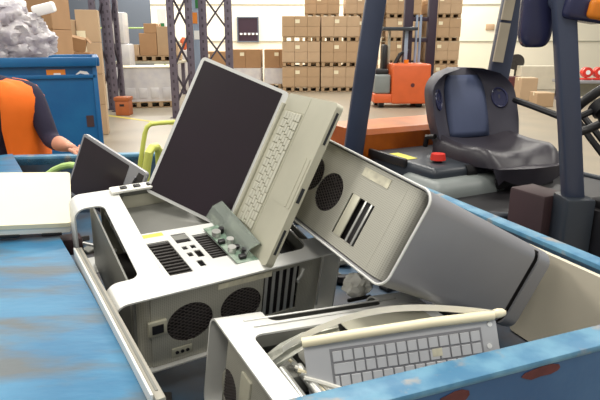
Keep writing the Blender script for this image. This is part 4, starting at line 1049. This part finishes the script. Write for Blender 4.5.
# orange reach truck
R0 = aty(400, 107, 14.1); RT = (aty(400, 90, 14.1).x, 14.1, 0)
rt_ = thing('reach_truck', 'small orange warehouse truck with a tall dark mast in front of the carton stacks', 'forklift', rz(.06, RT))
S = 1/40.0
MB().bx(-.28, .66, -.35, .55, .10, 1.05, bev=.05, seg=3).build('battery_cover', M['orange'], rt_)
MB().bx(-.70, .66, -.30, .55, .12, .34, bev=.03).build('chassis', M['orange'], rt_)
MB().bx(-.68, -.30, -.28, .5, .34, .80, bev=.05, seg=3).build('operator_console', M['grey_hood'], rt_)
MB().bx(-.66, -.34, -.20, .4, .80, .92, bev=.03).build('console_top', M['black'], rt_)
MB().bx(-.45, -.32, .1, .4, .8, 1.5, bev=.05).build('seat_back', M['black'], rt_)
for x_ in (.26, .86): MB().bx(x_-.12, x_+.10, .45, .62, .05, 3.2, bev=.02).build('mast_rail', M['mast'], rt_)
for z_ in (1.55, 2.05, 2.6): MB().bx(.2, .9, .48, .56, z_, z_+.1, bev=.01).build('mast_crossbar', M['mast'], rt_)
for x_ in (.46, .56): MB().cyl((x_, .50, 1.0), (x_, .50, 2.2), .035, 10).build('lift_cylinder', M['rack_blue'], rt_)
MB().bx(.10, .18, .15, .22, 1.0, 1.85, bev=.01).build('guard_post', M['rack_blue'], rt_); MB().bx(-.28, -.22, .30, .36, .9, 1.85, bev=.01).build('guard_post', M['alu_warm'], rt_)
MB().bx(-.5, .35, -.1, .5, 1.82, 1.90, bev=.02).build('overhead_guard', M['dark_hood'], rt_)
MB().tube([V(-.15, .2, .95), V(.0, .2, 1.25), V(.22, .3, 1.35)], .05, 8).build('cab_arm', M['black'], rt_)
MB().cyl((.12, .0, 1.05), (.12, .0, 1.14), .06, 12).build('beacon', M['amber'], rt_)
for x_ in (-.5, .45):
    for y_ in (-.15, .4): MB().cyl((x_-.06, y_, .11), (x_+.06, y_, .11), .11, 18).build('wheel', M['black'], rt_)
MB().cyl((.22, -.36, .55), (.22, -.34, .55), .05, 14).build('round_cap', M['rust'], rt_)

# right-hand side: cartons, crates, long low bench, red reels
def boxt(name, label, cat, px0, px1, py0, py1, y, m, dep=.5, z0=None, lid=None):
    a, c = aty(px0, py0, y), aty(px1, py1, y); base = 0 if z0 is None else z0
    t = thing(name, label, cat, ((a.x+c.x)/2, y, base)); w2 = (c.x-a.x)/2
    MB().bx(-w2, w2, 0, dep, 0, a.z-base, bev=.012, seg=1).build('box_body', M[m], t)
    MB().bx(-w2-.002, w2+.002, dep*.44, dep*.56, a.z-base-.08, a.z-base+.003).build('tape' if m.startswith('kraft') else 'top_strip', M[lid or 'cream'], t, 0); return t
boxt('carton', 'pale tan carton on the floor just right of the seat back', 'box', 522, 536, 78, 101, 15.5, 'kraft2')
boxt('carton', 'small brown carton right of the pale tan one by the seat', 'box', 538, 553, 93, 108, 14.0, 'kraft')
boxt('crate', 'dark red-brown crate just behind the seat back at right', 'crate', 507, 521, 77, 97, 16.8, 'rust', lid='black')
boxt('cabinet', 'pale green-grey cabinet beyond the tan carton', 'cabinet', 522, 556, 66, 92, 19.0, 'cream_panel', lid='alu_warm')
bn = aty(575, 78, 15.3); t = thing('long_bench', 'long pale grey bench beyond the forklift at right', 'bench', (bn.x+1.7, 15.6, 0))
MB().bx(-2.0, 4, -.4, .4, .48, .56, bev=.01).build('bench_top', M['alu_grey'], t)
for k in range(4): MB().bx(-1.9+1.9*k, -1.8+1.9*k, -.35, .35, 0, .48).build('leg', M['rack'], t, 0)
MB().bx(-1.9, 3.9, .3, .36, .08, .48).build('back_board', M['alu_warm'], t, 0)
for k, px in enumerate((586, 598)):
    q = V(aty(px, 75, 15.5).x, 15.5, .20); t = thing('hose_reel', ('red fire hose reel on the bench, left of the pair', 'red fire hose reel on the bench, right of the pair')[k], 'hose reel', (q.x, 15.5, .562), 'red fire hose reels')
    MB().bx(-.12, .12, -.12, .12, 0, .05, bev=.02).build('base', M['red'], t); MB().cyl((0, -.09, q.z), (0, .09, q.z), .135, 22).build('drum', M['red'], t)
    MB().cyl((0, -.11, q.z), (0, -.09, q.z), .06, 16).build('hub', M['white'], t); MB().bx(-.03, .03, -.02, .02, .04, q.z).build('bracket', M['red'], t, 0)
q = aty(516, 62, 19.5); t = thing('floor_fan', 'dark round floor fan standing beyond the red-brown crate', 'fan', (q.x, 19.5, 0))
MB().cyl((0, 0, 0), (0, 0, .04), .25, 20).build('base', M['black'], t); MB().cyl((0, 0, .04), (0, 0, q.z-.2), .03, 10).build('pole', M['black'], t)
MB().cyl((0, -.08, q.z), (0, .08, q.z), .26, 22).build('fan_head', M['dark_metal'], t)
a = aty(490, 27, FLOOR_BACK-.01); t = MB().bx(a.x-.18, a.x+.18, FLOOR_BACK-.04, FLOOR_BACK-.002, a.z-.12, a.z+.12, bev=.005); tag(t.build('wall_plate', M['kraft2']), 'small tan plate fixed on the white back wall', 'plate')
